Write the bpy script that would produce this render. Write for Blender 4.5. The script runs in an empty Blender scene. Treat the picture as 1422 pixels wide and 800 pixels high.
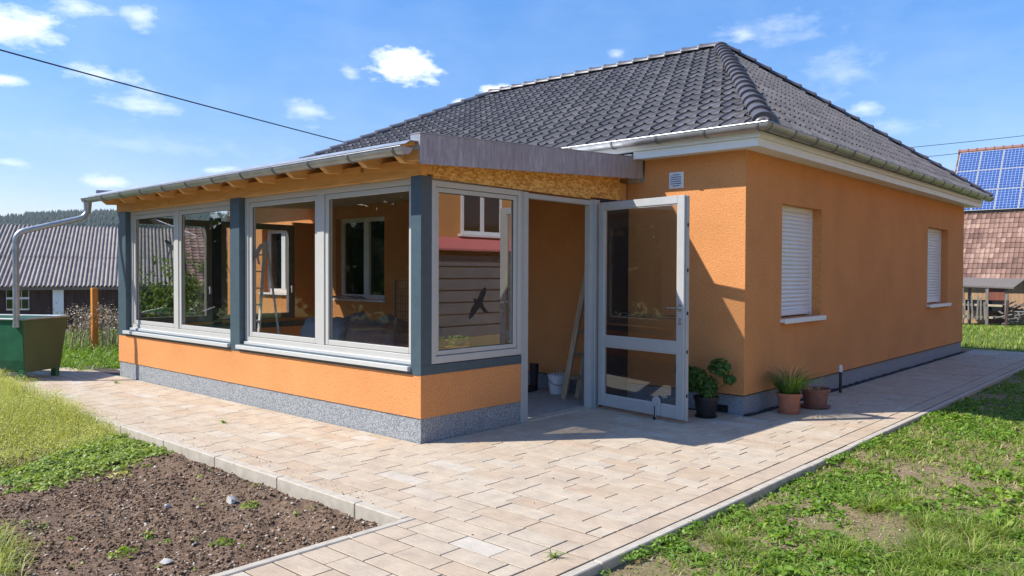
import bpy, bmesh, math, random
import numpy as np
from mathutils import Vector, Matrix
random.seed(7); RNG = np.random.default_rng(7)
R = math.radians
sc = bpy.context.scene
C = sc.collection
HX, HY, HW = 1.558, 3.438, 9.99          # near house corner and depth of the right facade
HL = -10.15                               # left end of the house
EYE = Vector((5.522, -4.823, 1.6))

# ------------------------------------------------------------------ materials
MATS = {}
class NT:
    def __init__(s, name):
        s.m = bpy.data.materials.new(name); s.m.use_nodes = True
        s.t = s.m.node_tree; s.n = s.t.nodes; s.l = s.t.links
        s.b = s.n['Principled BSDF']; MATS[name] = s.m
    def node(s, typ, **kw):
        n = s.n.new(typ)
        for k, v in kw.items():
            if k.startswith('_'): setattr(n, k[1:], v)
            else: n.inputs[k.replace('_', ' ')].default_value = v
        return n
    def link(s, a, b): s.l.new(a, b)
    def coord(s, scale=(1, 1, 1), kind='Object'):
        tc = s.node('ShaderNodeTexCoord'); mp = s.node('ShaderNodeMapping')
        mp.inputs['Scale'].default_value = scale
        s.link(tc.outputs[kind], mp.inputs['Vector']); return mp.outputs['Vector']
    def noise(s, vec, scale, detail=4, rough=.6, dist=0):
        n = s.node('ShaderNodeTexNoise', Scale=scale, Detail=detail, Roughness=rough, Distortion=dist)
        s.link(vec, n.inputs['Vector']); return n.outputs['Fac']
    def ramp(s, fac, stops, interp='LINEAR'):
        n = s.node('ShaderNodeValToRGB'); n.color_ramp.interpolation = interp
        e = n.color_ramp.elements
        while len(e) < len(stops): e.new(.5)
        for el, (p, c) in zip(e, stops):
            el.position = p; el.color = (*c, 1) if len(c) == 3 else c
        s.link(fac, n.inputs['Fac']); return n.outputs['Color']
    def mix(s, fac, a, b, mode='MIX'):
        n = s.node('ShaderNodeMix', _data_type='RGBA', _blend_type=mode)
        for i, v in ((0, fac), (6, a), (7, b)):
            if hasattr(v, 'links'): s.link(v, n.inputs[i])
            else: n.inputs[i].default_value = v if i == 0 else (*v, 1)
        return n.outputs[2]
    def math(s, op, a, b=0.):
        n = s.node('ShaderNodeMath', _operation=op)
        for i, v in ((0, a), (1, b)):
            if hasattr(v, 'links'): s.link(v, n.inputs[i])
            else: n.inputs[i].default_value = v
        return n.outputs[0]
    def bump(s, h, strength=.3, dist=.01):
        n = s.node('ShaderNodeBump', Strength=strength, Distance=dist)
        s.link(h, n.inputs['Height']); s.link(n.outputs['Normal'], s.b.inputs['Normal'])
    def col(s, c):
        if hasattr(c, 'links'): s.link(c, s.b.inputs['Base Color'])
        else: s.b.inputs['Base Color'].default_value = (*c, 1)
    def set(s, rough=.6, metal=0., spec=.5):
        s.b.inputs['Roughness'].default_value = rough; s.b.inputs['Metallic'].default_value = metal
        s.b.inputs['Specular IOR Level'].default_value = spec; return s

def plain(name, c, rough=.55, metal=0., var=.12, scale=6, spec=.5, bump=0.):
    s = NT(name).set(rough, metal, spec); v = s.coord()
    f = s.noise(v, scale, 5)
    a = tuple(x * (1 - var) for x in c); b = tuple(min(1, x * (1 + var)) for x in c)
    s.col(s.ramp(f, [(.3, a), (.7, b)]))
    if bump: s.bump(s.noise(v, 120, 3), bump, .004)
    return s.m

def stucco(name, c):
    s = NT(name).set(.92, 0, .2); v = s.coord()
    big = s.ramp(s.noise(v, 1.3, 5, .65), [(.3, tuple(x * .91 for x in c)), (.7, tuple(x * 1.07 for x in c))])
    fine = s.noise(v, 170, 3, .7)
    c2 = s.mix(1., big, s.ramp(fine, [(.3, (.80, .78, .74)), (.55, (1, 1, 1)), (.75, (1.12, 1.12, 1.12))]), 'MULTIPLY')
    c2 = s.mix(1., c2, s.ramp(s.noise(v, 62, 2, .6), [(.34, (.86, .84, .80)), (.5, (1, 1, 1)), (.68, (1.10, 1.10, 1.12))]), 'MULTIPLY')
    c2 = s.mix(1., c2, s.ramp(s.noise(v, 95, 1, .5), [(.27, (.62, .56, .48)), (.36, (1, 1, 1))]), 'MULTIPLY')
    s.col(c2)
    vo = s.node('ShaderNodeTexVoronoi', Scale=150.); s.link(v, vo.inputs['Vector'])
    h = s.math('ADD', fine, s.math('MULTIPLY', vo.outputs['Distance'], .8))
    s.bump(h, .8, .010); return s.m
stucco('orange_render', (.84, .365, .135))
stucco('neighbour_render', (.72, .36, .13))

s = NT('mosaic_plinth').set(.75, 0, .4); v = s.coord()
vo = s.node('ShaderNodeTexVoronoi', Scale=125.); s.link(v, vo.inputs['Vector'])
g = s.node('ShaderNodeSeparateColor'); s.link(vo.outputs['Color'], g.inputs[0])
s.col(s.ramp(g.outputs[0], [(0, (.09, .10, .11)), (.3, (.20, .22, .235)), (.6, (.29, .31, .325)), (.95, (.42, .43, .43))]))
s.bump(vo.outputs['Distance'], .5, .004)
s = NT('smooth_plinth').set(.8, 0, .4); v = s.coord()
vo = s.node('ShaderNodeTexVoronoi', Scale=170.); s.link(v, vo.inputs['Vector'])
g = s.node('ShaderNodeSeparateColor'); s.link(vo.outputs['Color'], g.inputs[0])
s.col(s.ramp(g.outputs[0], [(0, (.15, .17, .19)), (.5, (.24, .26, .29)), (1, (.37, .39, .42))]))
s.bump(vo.outputs['Distance'], .4, .003)

plain('anthracite_paint', (.056, .088, .108), .42, 0, .12, 9)
plain('anthracite_board', (.022, .025, .034), .6, 0, .2, 5)
plain('frame_grey', (.475, .465, .43), .4, .0, .03, 6)
plain('door_grey', (.42, .425, .415), .4, .05, .05, 9)
plain('frame_backlit', (.17, .16, .14), .5)  # frame grey darkened, with the backlit shade put into the colour
plain('sill_grey', (.55, .55, .53), .42, .1, .03, 10)
plain('white_paint', (.80, .81, .81), .45, 0, .04, 5)
plain('shutter_white', (.78, .80, .83), .4, 0, .04, 5)
plain('white_plastic', (.78, .80, .83), .35, 0, .03, 5)
plain('dark_gap', (.012, .012, .013), .9, 0, .3, 8)
plain('black_plastic', (.018, .018, .020), .45, 0, .25, 12)
plain('rubber', (.02, .02, .02), .8)
plain('chrome', (.55, .55, .56), .22, .9, .05, 20)
plain('ceiling_paint', (.50, .40, .27), .8, 0, .1, 3)
plain('concrete', (.34, .33, .31), .85, 0, .14, 7, bump=.2)
plain('kerb_concrete', (.46, .405, .325), .85, 0, .16, 11, bump=.3)
plain('terracotta', (.40, .155, .085), .75, 0, .16, 14, bump=.15)
plain('terracotta_dark', (.26, .115, .08), .7, 0, .16, 14, bump=.15)
plain('pot_soil', (.035, .024, .016), .95, 0, .4, 60, bump=.8)
plain('decal_black', (.008, .008, .009), .6)
plain('gravel_dark', (.03, .03, .032), .9, 0, .5, 60, bump=.8)
plain('tarp_grey', (.34, .33, .37), .55, 0, .2, 7)
plain('tarp_brown', (.36, .19, .14), .5, 0, .25, 7)
plain('bracket_zinc_shaded', (.20, .20, .205), .45, .4)  # zinc darkened to put the gutter joint shading into the bracket colour
plain('wire_grey', (.12, .12, .13), .5, .5)
plain('cable_black', (.015, .015, .017), .6)
plain('awning_red', (.62, .17, .17), .6, 0, .06, 3)
plain('board_grey', (.14, .145, .155), .7, 0, .2, 3)
plain('pebble', (.50, .48, .44), .8, 0, .2, 30)
plain('yellow_plastic', (.55, .32, .03), .5)
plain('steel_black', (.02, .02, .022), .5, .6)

s = NT('zinc').set(.4, .7, .5); v = s.coord()
s.col(s.ramp(s.noise(v, 5, 5), [(.3, (.33, .34, .35)), (.7, (.46, .47, .475))]))
s.link(s.ramp(s.noise(v, 12, 5), [(.3, (.34,) * 3), (.7, (.5,) * 3)]), s.b.inputs['Roughness'])
s = NT('weathered_zinc').set(.42, .12, .5); v = s.coord((1, 7, 1.1))
f = s.noise(v, 3.6, 9, .8, .5)
v2 = s.coord((1, 1, 1)); f2 = s.noise(v2, 1.6, 4)
c = s.ramp(f, [(.34, (.24, .215, .235)), (.5, (.37, .335, .355)), (.66, (.55, .52, .54))])
s.col(s.mix(s.ramp(f2, [(.40, (0, 0, 0)), (.7, (.5, .5, .5))]), c, (.28, .21, .21)))
s.link(s.ramp(f, [(.3, (.34,) * 3), (.7, (.55,) * 3)]), s.b.inputs['Roughness'])

def wood(name, c1, c2, axis_scale=(1.2, 14, 14), knots=True):
    s = NT(name).set(.62, 0, .35); v = s.coord(axis_scale)
    f = s.noise(v, 2.2, 6, .62, .6)
    c = s.ramp(f, [(.3, c1), (.7, c2)])
    if knots:
        v2 = s.coord(); vo = s.node('ShaderNodeTexVoronoi', Scale=2.6); s.link(v2, vo.inputs['Vector'])
        c = s.mix(s.ramp(vo.outputs['Distance'], [(.055, (.75, .75, .75)), (.10, (0, 0, 0))]), c, (.17, .055, .015))
    s.col(c); s.bump(f, .15, .003); return s.m
wood('spruce_wood', (.56, .265, .075), (.74, .40, .13))
wood('rafter_wood', (.60, .32, .11), (.78, .47, .20), (14, 1.2, 14))
wood('old_wood', (.12, .10, .085), (.24, .21, .18), (10, 10, 1), False)
wood('ladder_wood', (.34, .25, .16), (.52, .41, .28), (12, 12, 1), False)
wood('orange_wood', (.52, .19, .03), (.70, .29, .06), (12, 12, 1), False)
wood('dark_boards', (.035, .020, .017), (.095, .052, .042), (5, 5, .35), False)
wood('tan_boards', (.30, .18, .10), (.46, .29, .17), (5, 5, .35), False)
wood('red_boards', (.16, .055, .035), (.25, .09, .06), (5, 5, .35), False)
s = NT('osb_board').set(.7, 0, .3); v = s.coord((1, 1, 2.2))
vo = s.node('ShaderNodeTexVoronoi', Scale=26., Randomness=1.); s.link(v, vo.inputs['Vector'])
nz = s.node('ShaderNodeTexNoise', Scale=15., Detail=6., Distortion=3.5); s.link(v, nz.inputs['Vector'])
vv = s.node('ShaderNodeTexVoronoi', Scale=26.); s.link(nz.outputs['Color'], vv.inputs['Vector'])
g = s.node('ShaderNodeSeparateColor'); s.link(vo.outputs['Color'], g.inputs[0])
f = s.math('ADD', s.math('MULTIPLY', g.outputs[0], .6), s.math('MULTIPLY', nz.outputs['Fac'], .5))
s.col(s.ramp(f, [(.2, (.42, .19, .045)), (.5, (.66, .34, .085)), (.8, (.85, .54, .19))])); s.bump(f, .2, .003)

s = NT('roof_tile').set(.6, 0, .3); v = s.coord()
at = s.node('ShaderNodeAttribute', _attribute_name='tint')
c = s.ramp(at.outputs['Fac'], [(0, (.098, .092, .092)), (.5, (.132, .124, .124)), (1, (.17, .158, .155))])
c = s.mix(.55, c, s.ramp(s.noise(v, 9, 6, .7), [(.3, (.55, .55, .55)), (.7, (1.35, 1.3, 1.28))]), 'MULTIPLY')
s.col(c)
s.bump(s.noise(v, 90, 3), .25, .004)
s = NT('ridge_tile').set(.42, 0, .45); v = s.coord()
s.col(s.ramp(s.noise(v, 6, 5), [(.3, (.09, .083, .092)), (.7, (.13, .12, .13))]))

def old_tiles(name, stops):
    s = NT(name).set(.8, 0, .3); at = s.node('ShaderNodeAttribute', _attribute_name='tint')
    v = s.coord()
    c = s.ramp(at.outputs['Fac'], stops)
    s.col(s.mix(.6, c, s.ramp(s.noise(v, 3, 6, .7), [(.3, (.55, .5, .5)), (.7, (1.3, 1.3, 1.3))]), 'MULTIPLY')); return s.m
old_tiles('clay_tile', [(0, (.13, .075, .058)), (.5, (.235, .135, .10)), (1, (.37, .24, .18))])
old_tiles('fibre_cement', [(0, (.20, .17, .15)), (.5, (.29, .25, .22)), (1, (.39, .345, .30))])

s = NT('solar_cell').set(.18, 0, .7); v = s.coord()
br = s.node('ShaderNodeTexBrick', Scale=1., Mortar_Size=.008); br.offset = 0
br.inputs['Brick Width'].default_value = .16; br.inputs['Row Height'].default_value = .16
br.inputs['Color1'].default_value = (.026, .062, .20, 1); br.inputs['Color2'].default_value = (.036, .082, .25, 1)
br.inputs['Mortar'].default_value = (.30, .38, .55, 1)
uv = s.node('ShaderNodeUVMap', _uv_map='UVMap'); s.link(uv.outputs[0], br.inputs['Vector'])
s.col(br.outputs['Color'])

s = NT('paver').set(.85, 0, .3); v = s.coord()
at = s.node('ShaderNodeAttribute', _attribute_name='tint')
c = s.ramp(at.outputs['Fac'], [(0, (.49, .375, .265)), (.3, (.51, .41, .30)), (.6, (.525, .435, .325)), (.85, (.53, .455, .355)), (1, (.55, .49, .405))])
cl = s.ramp(s.noise(v, 5.5, 6, .68), [(.28, (.80, .80, .82)), (.55, (1, 1, 1)), (.75, (1.10, 1.12, 1.13))])
c = s.mix(1., c, cl, 'MULTIPLY')
c = s.mix(1., c, s.ramp(s.noise(v, 160, 3, .7), [(.3, (.84, .83, .82)), (.7, (1.08, 1.08, 1.08))]), 'MULTIPLY')
vs_ = s.coord((4, 26, 4)); c = s.mix(1., c, s.ramp(s.noise(vs_, 2.2, 6, .75, .4), [(.3, (.88, .87, .85)), (.5, (1, 1, 1)), (.68, (1.10, 1.10, 1.10))]), 'MULTIPLY')
st = s.ramp(s.noise(v, .9, 6, .75, .5), [(.56, (0, 0, 0)), (.75, (.35, .35, .35))])
s.col(s.mix(st, c, (.27, .23, .20))); s.bump(s.noise(v, 150, 4, .7), .3, .003)
plain('joint_sand', (.075, .057, .042), .95, 0, .3, 40)

s = NT('garden_soil').set(.95, 0, .15); v = s.coord()
f = s.noise(v, 26, 8, .75); f2 = s.noise(v, 2.2, 4)
c = s.ramp(f, [(.25, (.06, .038, .025)), (.5, (.165, .105, .068)), (.75, (.34, .235, .155))])
s.col(s.mix(s.ramp(f2, [(.4, (0, 0, 0)), (.65, (.45, .45, .45))]), c, (.20, .145, .10))); s.bump(f, .8, .015)
s = NT('lawn_soil').set(.95, 0, .15); v = s.coord()
f = s.noise(v, 40, 8, .78); f2 = s.noise(v, 1.7, 5)
c = s.ramp(f, [(.25, (.09, .06, .035)), (.5, (.26, .185, .115)), (.75, (.48, .37, .25))])
s.col(s.mix(s.ramp(f2, [(.38, (0, 0, 0)), (.6, (.45, .45, .45))]), c, (.15, .17, .05))); s.bump(f, .8, .012)
s = NT('clod').set(.95, 0, .15); at = s.node('ShaderNodeAttribute', _attribute_name='tint')
v = s.coord(); c = s.ramp(at.outputs['Fac'], [(0, (.055, .034, .022)), (.5, (.155, .098, .062)), (.9, (.33, .225, .15)), (1, (.55, .48, .38))])
s.col(s.mix(.5, c, s.ramp(s.noise(v, 60, 4), [(.3, (.5, .5, .5)), (.7, (1.4, 1.4, 1.4))]), 'MULTIPLY'))
s = NT('meadow').set(.95, 0, .1); v = s.coord()
f = s.noise(v, .35, 7, .7); f2 = s.noise(v, 9, 6, .75)
c = s.ramp(f, [(.3, (.10, .14, .025)), (.55, (.16, .20, .045)), (.75, (.24, .22, .09))])
s.col(s.mix(1., c, s.ramp(f2, [(.3, (.45, .45, .45)), (.7, (1.4, 1.4, 1.4))]), 'MULTIPLY')); s.bump(f2, 1., .06)
plain('gravel_pale', (.36, .34, .31), .95, 0, .2, 5)

def foliage(name, stops, trans=.35, rough=.5):
    s = NT(name).set(rough, 0, .35); at = s.node('ShaderNodeAttribute', _attribute_name='tint')
    c = s.ramp(at.outputs['Fac'], stops); s.col(c)
    tr = s.node('ShaderNodeBsdfTranslucent'); mx = s.node('ShaderNodeMixShader', Fac=trans)
    s.link(s.mix(1., c, (1.5, 1.5, .7), 'MULTIPLY'), tr.inputs['Color'])
    s.link(s.b.outputs[0], mx.inputs[1]); s.link(tr.outputs[0], mx.inputs[2])
    s.link(mx.outputs[0], s.n['Material Output'].inputs['Surface']); return s.m
foliage('lawn_leaf', [(0, (.08, .14, .016)), (.45, (.17, .26, .03)), (.8, (.28, .36, .055)), (1, (.50, .43, .20))])
foliage('weed_leaf', [(0, (.07, .145, .016)), (.5, (.15, .27, .028)), (1, (.29, .40, .06))])
foliage('chickweed', [(0, (.10, .17, .025)), (.5, (.22, .32, .05)), (1, (.42, .47, .13))])
foliage('yellow_grass', [(0, (.17, .25, .035)), (.5, (.42, .46, .10)), (1, (.68, .63, .28))])
foliage('dry_straw', [(0, (.18, .13, .07)), (.5, (.36, .28, .17)), (1, (.52, .44, .31))])
foliage('tree_leaf', [(0, (.015, .034, .008)), (.5, (.04, .075, .014)), (1, (.09, .13, .025))])
foliage('bush_leaf', [(0, (.04, .08, .012)), (.5, (.11, .18, .025)), (1, (.22, .27, .05))])
foliage('pot_leaf', [(0, (.04, .09, .02)), (.5, (.10, .19, .04)), (1, (.20, .32, .07))])
foliage('dried_stalk', [(0, (.14, .09, .07)), (.5, (.32, .24, .19)), (1, (.55, .46, .38))], .1)
foliage('conifer', [(0, (.010, .022, .010)), (.5, (.02, .038, .016)), (1, (.035, .055, .02))], 0, .9)
plain('bark', (.09, .065, .045), .9, 0, .3, 10, bump=.5)
plain('green_steel', (.020, .125, .060), .45, .0, .25, 4)
s = NT('olive_steel').set(.5, .0, .4); v = s.coord()
f = s.noise(v, 3, 6, .7)
s.col(s.ramp(f, [(.3, (.055, .10, .035)), (.6, (.085, .115, .042)), (.8, (.12, .105, .055))]))
plain('rim_steel', (.45, .48, .46), .4, .6)

def glass(name, tint, boost):
    s = NT(name); s.n.remove(s.b)
    tr = s.node('ShaderNodeBsdfTransparent'); tr.inputs[0].default_value = (*tint, 1)
    gl = s.node('ShaderNodeBsdfGlossy', Roughness=.0); gl.inputs[0].default_value = (1, 1, 1, 1)
    fr = s.node('ShaderNodeFresnel', IOR=1.5); ge = s.node('ShaderNodeNewGeometry')
    f = s.math('MULTIPLY', fr.outputs[0], boost)
    f = s.math('MINIMUM', s.math('MULTIPLY', f, s.math('SUBTRACT', 1., ge.outputs['Backfacing'])), 1.)
    mx = s.node('ShaderNodeMixShader'); s.link(f, mx.inputs[0])
    s.link(tr.outputs[0], mx.inputs[1]); s.link(gl.outputs[0], mx.inputs[2])
    s.link(mx.outputs[0], s.n['Material Output'].inputs['Surface']); return s.m
glass('window_glass', (.90, .91, .90), 1.5)
glass('door_glass', (.86, .87, .87), 3.2)
glass('coated_glass', (.80, .81, .81), 4.6)
s = NT('dark_glass').set(.03, 0, 1.); s.col((.006, .008, .008))

# ------------------------------------------------------------------ mesh building
ORG = {}
class MB:
    def __init__(s): s.v = []; s.f = []; s.t = []
    def add(s, vs, fs, tint=None):
        k = len(s.v); s.v += [tuple(p) for p in vs]; s.f += [tuple(i + k for i in f) for f in fs]
        s.t += [0.5 if tint is None else tint] * len(fs)
    def box(s, x0, x1, y0, y1, z0, z1, tint=None):
        if x0 > x1: x0, x1 = x1, x0
        if y0 > y1: y0, y1 = y1, y0
        if z0 > z1: z0, z1 = z1, z0
        s.add([(x, y, z) for z in (z0, z1) for y in (y0, y1) for x in (x0, x1)],
              [(0, 2, 3, 1), (4, 5, 7, 6), (0, 1, 5, 4), (2, 6, 7, 3), (0, 4, 6, 2), (1, 3, 7, 5)], tint)
    def bar(s, a, b, w, h, up=(0, 0, 1), tint=None):
        a, b = Vector(a), Vector(b); d = (b - a).normalized(); u = Vector(up)
        x = d.cross(u)
        if x.length < 1e-4: x = d.cross(Vector((1, 0, 0)))
        x.normalize(); u = x.cross(d)
        vs = []
        for p in (a, b):
            for sx, su in ((-1, -1), (1, -1), (1, 1), (-1, 1)): vs.append(p + x * sx * w / 2 + u * su * h / 2)
        s.add(vs, [(0, 1, 2, 3), (7, 6, 5, 4), (0, 4, 5, 1), (1, 5, 6, 2), (2, 6, 7, 3), (3, 7, 4, 0)], tint)
    def tube(s, pts, r, n=10, cap=True, tint=None):
        pts = [Vector(p) for p in pts]; rs = r if isinstance(r, (list, tuple)) else [r] * len(pts)
        ring = []; prev = None
        for i, p in enumerate(pts):
            d = ((pts[min(i + 1, len(pts) - 1)] - pts[max(i - 1, 0)])).normalized()
            if prev is None:
                x = d.cross(Vector((0, 0, 1)))
                if x.length < 1e-3: x = d.cross(Vector((1, 0, 0)))
            else: x = prev - d * prev.dot(d)
            x.normalize(); prev = x; y = d.cross(x)
            ring.append([p + (x * math.cos(a) + y * math.sin(a)) * rs[i] for a in [2 * math.pi * k / n for k in range(n)]])
        vs = [q for rg in ring for q in rg]
        fs = [(i * n + k, i * n + (k + 1) % n, (i + 1) * n + (k + 1) % n, (i + 1) * n + k) for i in range(len(pts) - 1) for k in range(n)]
        if cap: fs += [tuple(range(n))[::-1], tuple((len(pts) - 1) * n + k for k in range(n))]
        s.add(vs, fs, tint)
    def lathe(s, prof, cx, cy, n=28, tint=None):
        vs = [(cx + r * math.cos(2 * math.pi * k / n), cy + r * math.sin(2 * math.pi * k / n), z) for r, z in prof for k in range(n)]
        fs = [(i * n + k, i * n + (k + 1) % n, (i + 1) * n + (k + 1) % n, (i + 1) * n + k) for i in range(len(prof) - 1) for k in range(n)]
        s.add(vs, fs, tint)
    def prism(s, poly, d):       # poly: 3D points, d: extrusion vector
        n = len(poly); d = Vector(d); vs = [Vector(p) for p in poly]; vs += [p + d for p in vs]
        s.add(vs, [tuple(range(n))[::-1], tuple(range(n, 2 * n))] + [(i, (i + 1) % n, n + (i + 1) % n, n + i) for i in range(n)])
    def sweep(s, prof, a, b, t=0.003):   # open profile (offsets as vectors) swept a->b, with thickness in the profile
        a, b = Vector(a), Vector(b); n = len(prof)
        vs = [a + Vector(p) for p in prof] + [b + Vector(p) for p in prof]
        s.add(vs, [(i, i + 1, n + i + 1, n + i) for i in range(n - 1)])
    def build(s, name, mat, parent=None, smooth=False, origin=None, bevel=0, recalc=False):
        me = bpy.data.meshes.new(name)
        o = Vector(origin) if origin is not None else (ORG[parent.name] if parent else Vector((0, 0, 0)))
        me.from_pydata([(x - o.x, y - o.y, z - o.z) for x, y, z in s.v], [], s.f)
        me.materials.append(MATS[mat])
        at = me.attributes.new('tint', 'FLOAT', 'FACE'); at.data.foreach_set('value', s.t)
        if recalc:
            bm = bmesh.new(); bm.from_mesh(me); bmesh.ops.recalc_face_normals(bm, faces=bm.faces); bm.to_mesh(me); bm.free()
        if smooth:
            me.polygons.foreach_set('use_smooth', [True] * len(me.polygons))
            try: me.set_sharp_from_angle(angle=R(40))
            except Exception: pass
        ob = bpy.data.objects.new(name, me); C.objects.link(ob)
        if parent: ob.parent = parent
        else: ob.location = o
        ORG[ob.name] = o
        if bevel:
            m = ob.modifiers.new('bevel', 'BEVEL'); m.width = bevel; m.segments = 1; m.limit_method = 'ANGLE'
        return ob

def thing(name, label, cat, loc, group=None):
    o = bpy.data.objects.new(name, None); C.objects.link(o); o.location = loc; o.empty_display_size = .2
    ORG[o.name] = Vector(loc); return tag(o, label, cat, group)
def tag(o, label=None, cat=None, group=None, kind=None):
    if label: o['label'] = label
    if cat: o['category'] = cat
    if group: o['group'] = group
    if kind: o['kind'] = kind
    return o
def copy_tree(o, parent=None):
    c = o.copy(); C.objects.link(c); c.parent = parent
    ORG[c.name] = ORG.get(o.name, Vector((0, 0, 0)))
    for ch in list(o.children): copy_tree(ch, c)
    return c

def npmesh(name, mat, V, F, tint=None, parent=None, origin=(0, 0, 0), smooth=False):
    """V (n,3) F (m,k) numpy; tint per face"""
    me = bpy.data.meshes.new(name); V = np.asarray(V, np.float32) - np.array(origin, np.float32); F = np.asarray(F, np.int32)
    m, k = F.shape
    me.vertices.add(len(V)); me.vertices.foreach_set('co', V.ravel())
    me.loops.add(m * k); me.loops.foreach_set('vertex_index', F.ravel())
    me.polygons.add(m); me.polygons.foreach_set('loop_start', np.arange(0, m * k, k, dtype=np.int32))
    me.update(calc_edges=True)
    if tint is not None:
        at = me.attributes.new('tint', 'FLOAT', 'FACE'); at.data.foreach_set('value', np.asarray(tint, np.float32))
    if smooth: me.polygons.foreach_set('use_smooth', [True] * m)
    me.materials.append(MATS[mat])
    ob = bpy.data.objects.new(name, me); C.objects.link(ob)
    if parent: ob.parent = parent
    else: ob.location = origin
    ORG[ob.name] = Vector(origin); return ob

# value noise
_G = RNG.random((256, 256))
def vn(x, y):
    xi = np.floor(x).astype(int); yi = np.floor(y).astype(int); fx = x - xi; fy = y - yi
    fx = fx * fx * (3 - 2 * fx); fy = fy * fy * (3 - 2 * fy)
    g = lambda a, b: _G[a & 255, b & 255]
    return (g(xi, yi) * (1 - fx) + g(xi + 1, yi) * fx) * (1 - fy) + (g(xi, yi + 1) * (1 - fx) + g(xi + 1, yi + 1) * fx) * fy
def fbm(x, y, o=4, f=1.):
    x = np.asarray(x, float); y = np.asarray(y, float); r = 0; a = .5
    for i in range(o): r = r + a * vn(x * f + 17.3 * i, y * f + 9.1 * i); a *= .5; f *= 2.03
    return r

# ------------------------------------------------------------------ terrain
def sstep(a, b, x): t = np.clip((x - a) / (b - a), 0, 1); return t * t * (3 - 2 * t)
def hgt(x, y):
    x = np.asarray(x, float); y = np.asarray(y, float)
    z = np.full(np.broadcast(x, y).shape, -.13)
    # right lawn close to kerb level
    z = z + .07 * sstep(2.6, 3.2, x) * (1 - sstep(25, 34, y))
    # falls away to the left behind the sunroom
    d = (-x * .80 + y * .35)
    z = z - 1.25 * sstep(11, 30, d) * (1 - sstep(25, 60, y) * 0)
    z = z - .45 * sstep(22, 33, y) * (1 - sstep(11, 30, d))
    z = np.where(((y <= -2) & (x > -9.2) & (x < 3)) | ((x >= 3) & (x < 9.2) & (y <= 11) & (y > -8)), -.45, z)
    return z
xs = np.concatenate([[-2600, -2000, -1500, -1100, -800, -500, -300, -200, -140, -100, -80, -65], np.arange(-55, 25, 1.), [25, 35, 50, 80, 150, 300, 700, 1500, 2600]])
ys = np.concatenate([[-1500, -700, -300, -120, -60, -35], np.arange(-25, 60, 1.), [60, 75, 100, 150, 250, 450, 800, 1500, 2600]])
X, Y = np.meshgrid(xs, ys, indexing='ij')
Z = hgt(X, Y)
nx, ny = X.shape; I = np.arange(nx * ny).reshape(nx, ny)
F = np.stack([I[:-1, :-1], I[1:, :-1], I[1:, 1:], I[:-1, 1:]], -1).reshape(-1, 4)
tag(npmesh('ground', 'meadow', np.stack([X, Y, Z], -1).reshape(-1, 3), F, smooth=True), kind='structure')

def sheet(name, mat, x0, x1, y0, y1, st, fn, mask=None, **kw):
    X, Y = np.meshgrid(np.arange(x0, x1 + st / 2, st), np.arange(y0, y1 + st / 2, st), indexing='ij')
    Z = fn(X, Y); nx, ny = X.shape; I = np.arange(nx * ny).reshape(nx, ny)
    F = np.stack([I[:-1, :-1], I[1:, :-1], I[1:, 1:], I[:-1, 1:]], -1).reshape(-1, 4)
    return npmesh(name, mat, np.stack([X, Y, Z], -1).reshape(-1, 3), F, smooth=True)
def soil_h(x, y):
    e = np.minimum(np.minimum(x + 9.5, 1e9), np.minimum(y + 8, 1e9))
    z = -.085 - .06 * sstep(-1., -5, x)
    z = z + .06 * (fbm(x, y, 3, 2.2) - .45) + .07 * (fbm(x, y, 4, 8.) - .45) + .03 * (fbm(x, y, 3, 30) - .45)
    z = z + .10 * sstep(-3.4, -5.0, x + .6 * (y + 1.6)) + .03 * sstep(-.2, -.0, -abs(y + 1.72) + .08)
    return z
def lawn_h(x, y):
    return -.055 + .05 * (fbm(x, y, 3, 1.5) - .45) + .03 * (fbm(x, y, 3, 9.) - .45) + .018 * (fbm(x, y, 2, 35.) - .4)
soil = sheet('garden_bed', 'garden_soil', -9.5, 1.62, -7.5, -1.62, .035, soil_h); tag(soil, kind='structure')
lw = sheet('lawn', 'lawn_soil', 3.0, 9.5, -7.5, 11.5, .05, lawn_h); tag(lw, kind='structure')

# ------------------------------------------------------------------ paving
pv = MB()
def paver(x0, x1, y0, y1, z=0., ch=.002, t=None):
    t = min(1, max(0, random.gauss(.42, .27))) if t is None else t
    g = .0042; z += random.uniform(-.0008, .0008); dx = random.uniform(-.0015, .0015)
    a, b, c, d = x0 + g, x1 - g, y0 + g * 1.3, y1 - g * 1.3
    vs = [(a, c, z - .03), (b, c, z - .03), (b, d, z - .03), (a, d, z - .03)]
    vs += [(a, c, z - ch), (b, c, z - ch), (b, d, z - ch), (a, d, z - ch)]
    vs += [(a + ch, c + ch, z), (b - ch, c + ch, z + dx), (b - ch, d - ch, z + dx), (a + ch, d - ch, z)]
    fs = []
    for k in (0, 4): fs += [(k + i, k + (i + 1) % 4, k + 4 + (i + 1) % 4, k + 4 + i) for i in range(4)]
    fs.append((8, 9, 10, 11)); pv.add(vs, fs, t)
BX = 1.665                      # right edge of the bed
def row(y, h, x0, x1):
    x = x1; first = True
    off = random.choice([.12, .2, .28, .38, .47])
    while x > x0 + .04:
        L = off if first else random.choice([.285, .335, .38, .38, .47]); first = False
        a = max(x0, x - L)
        if a - x0 < .1: a = x0
        paver(a, x, y, y + h); x = a
hh = .1735; y = -1.490 - 32 * hh
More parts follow.
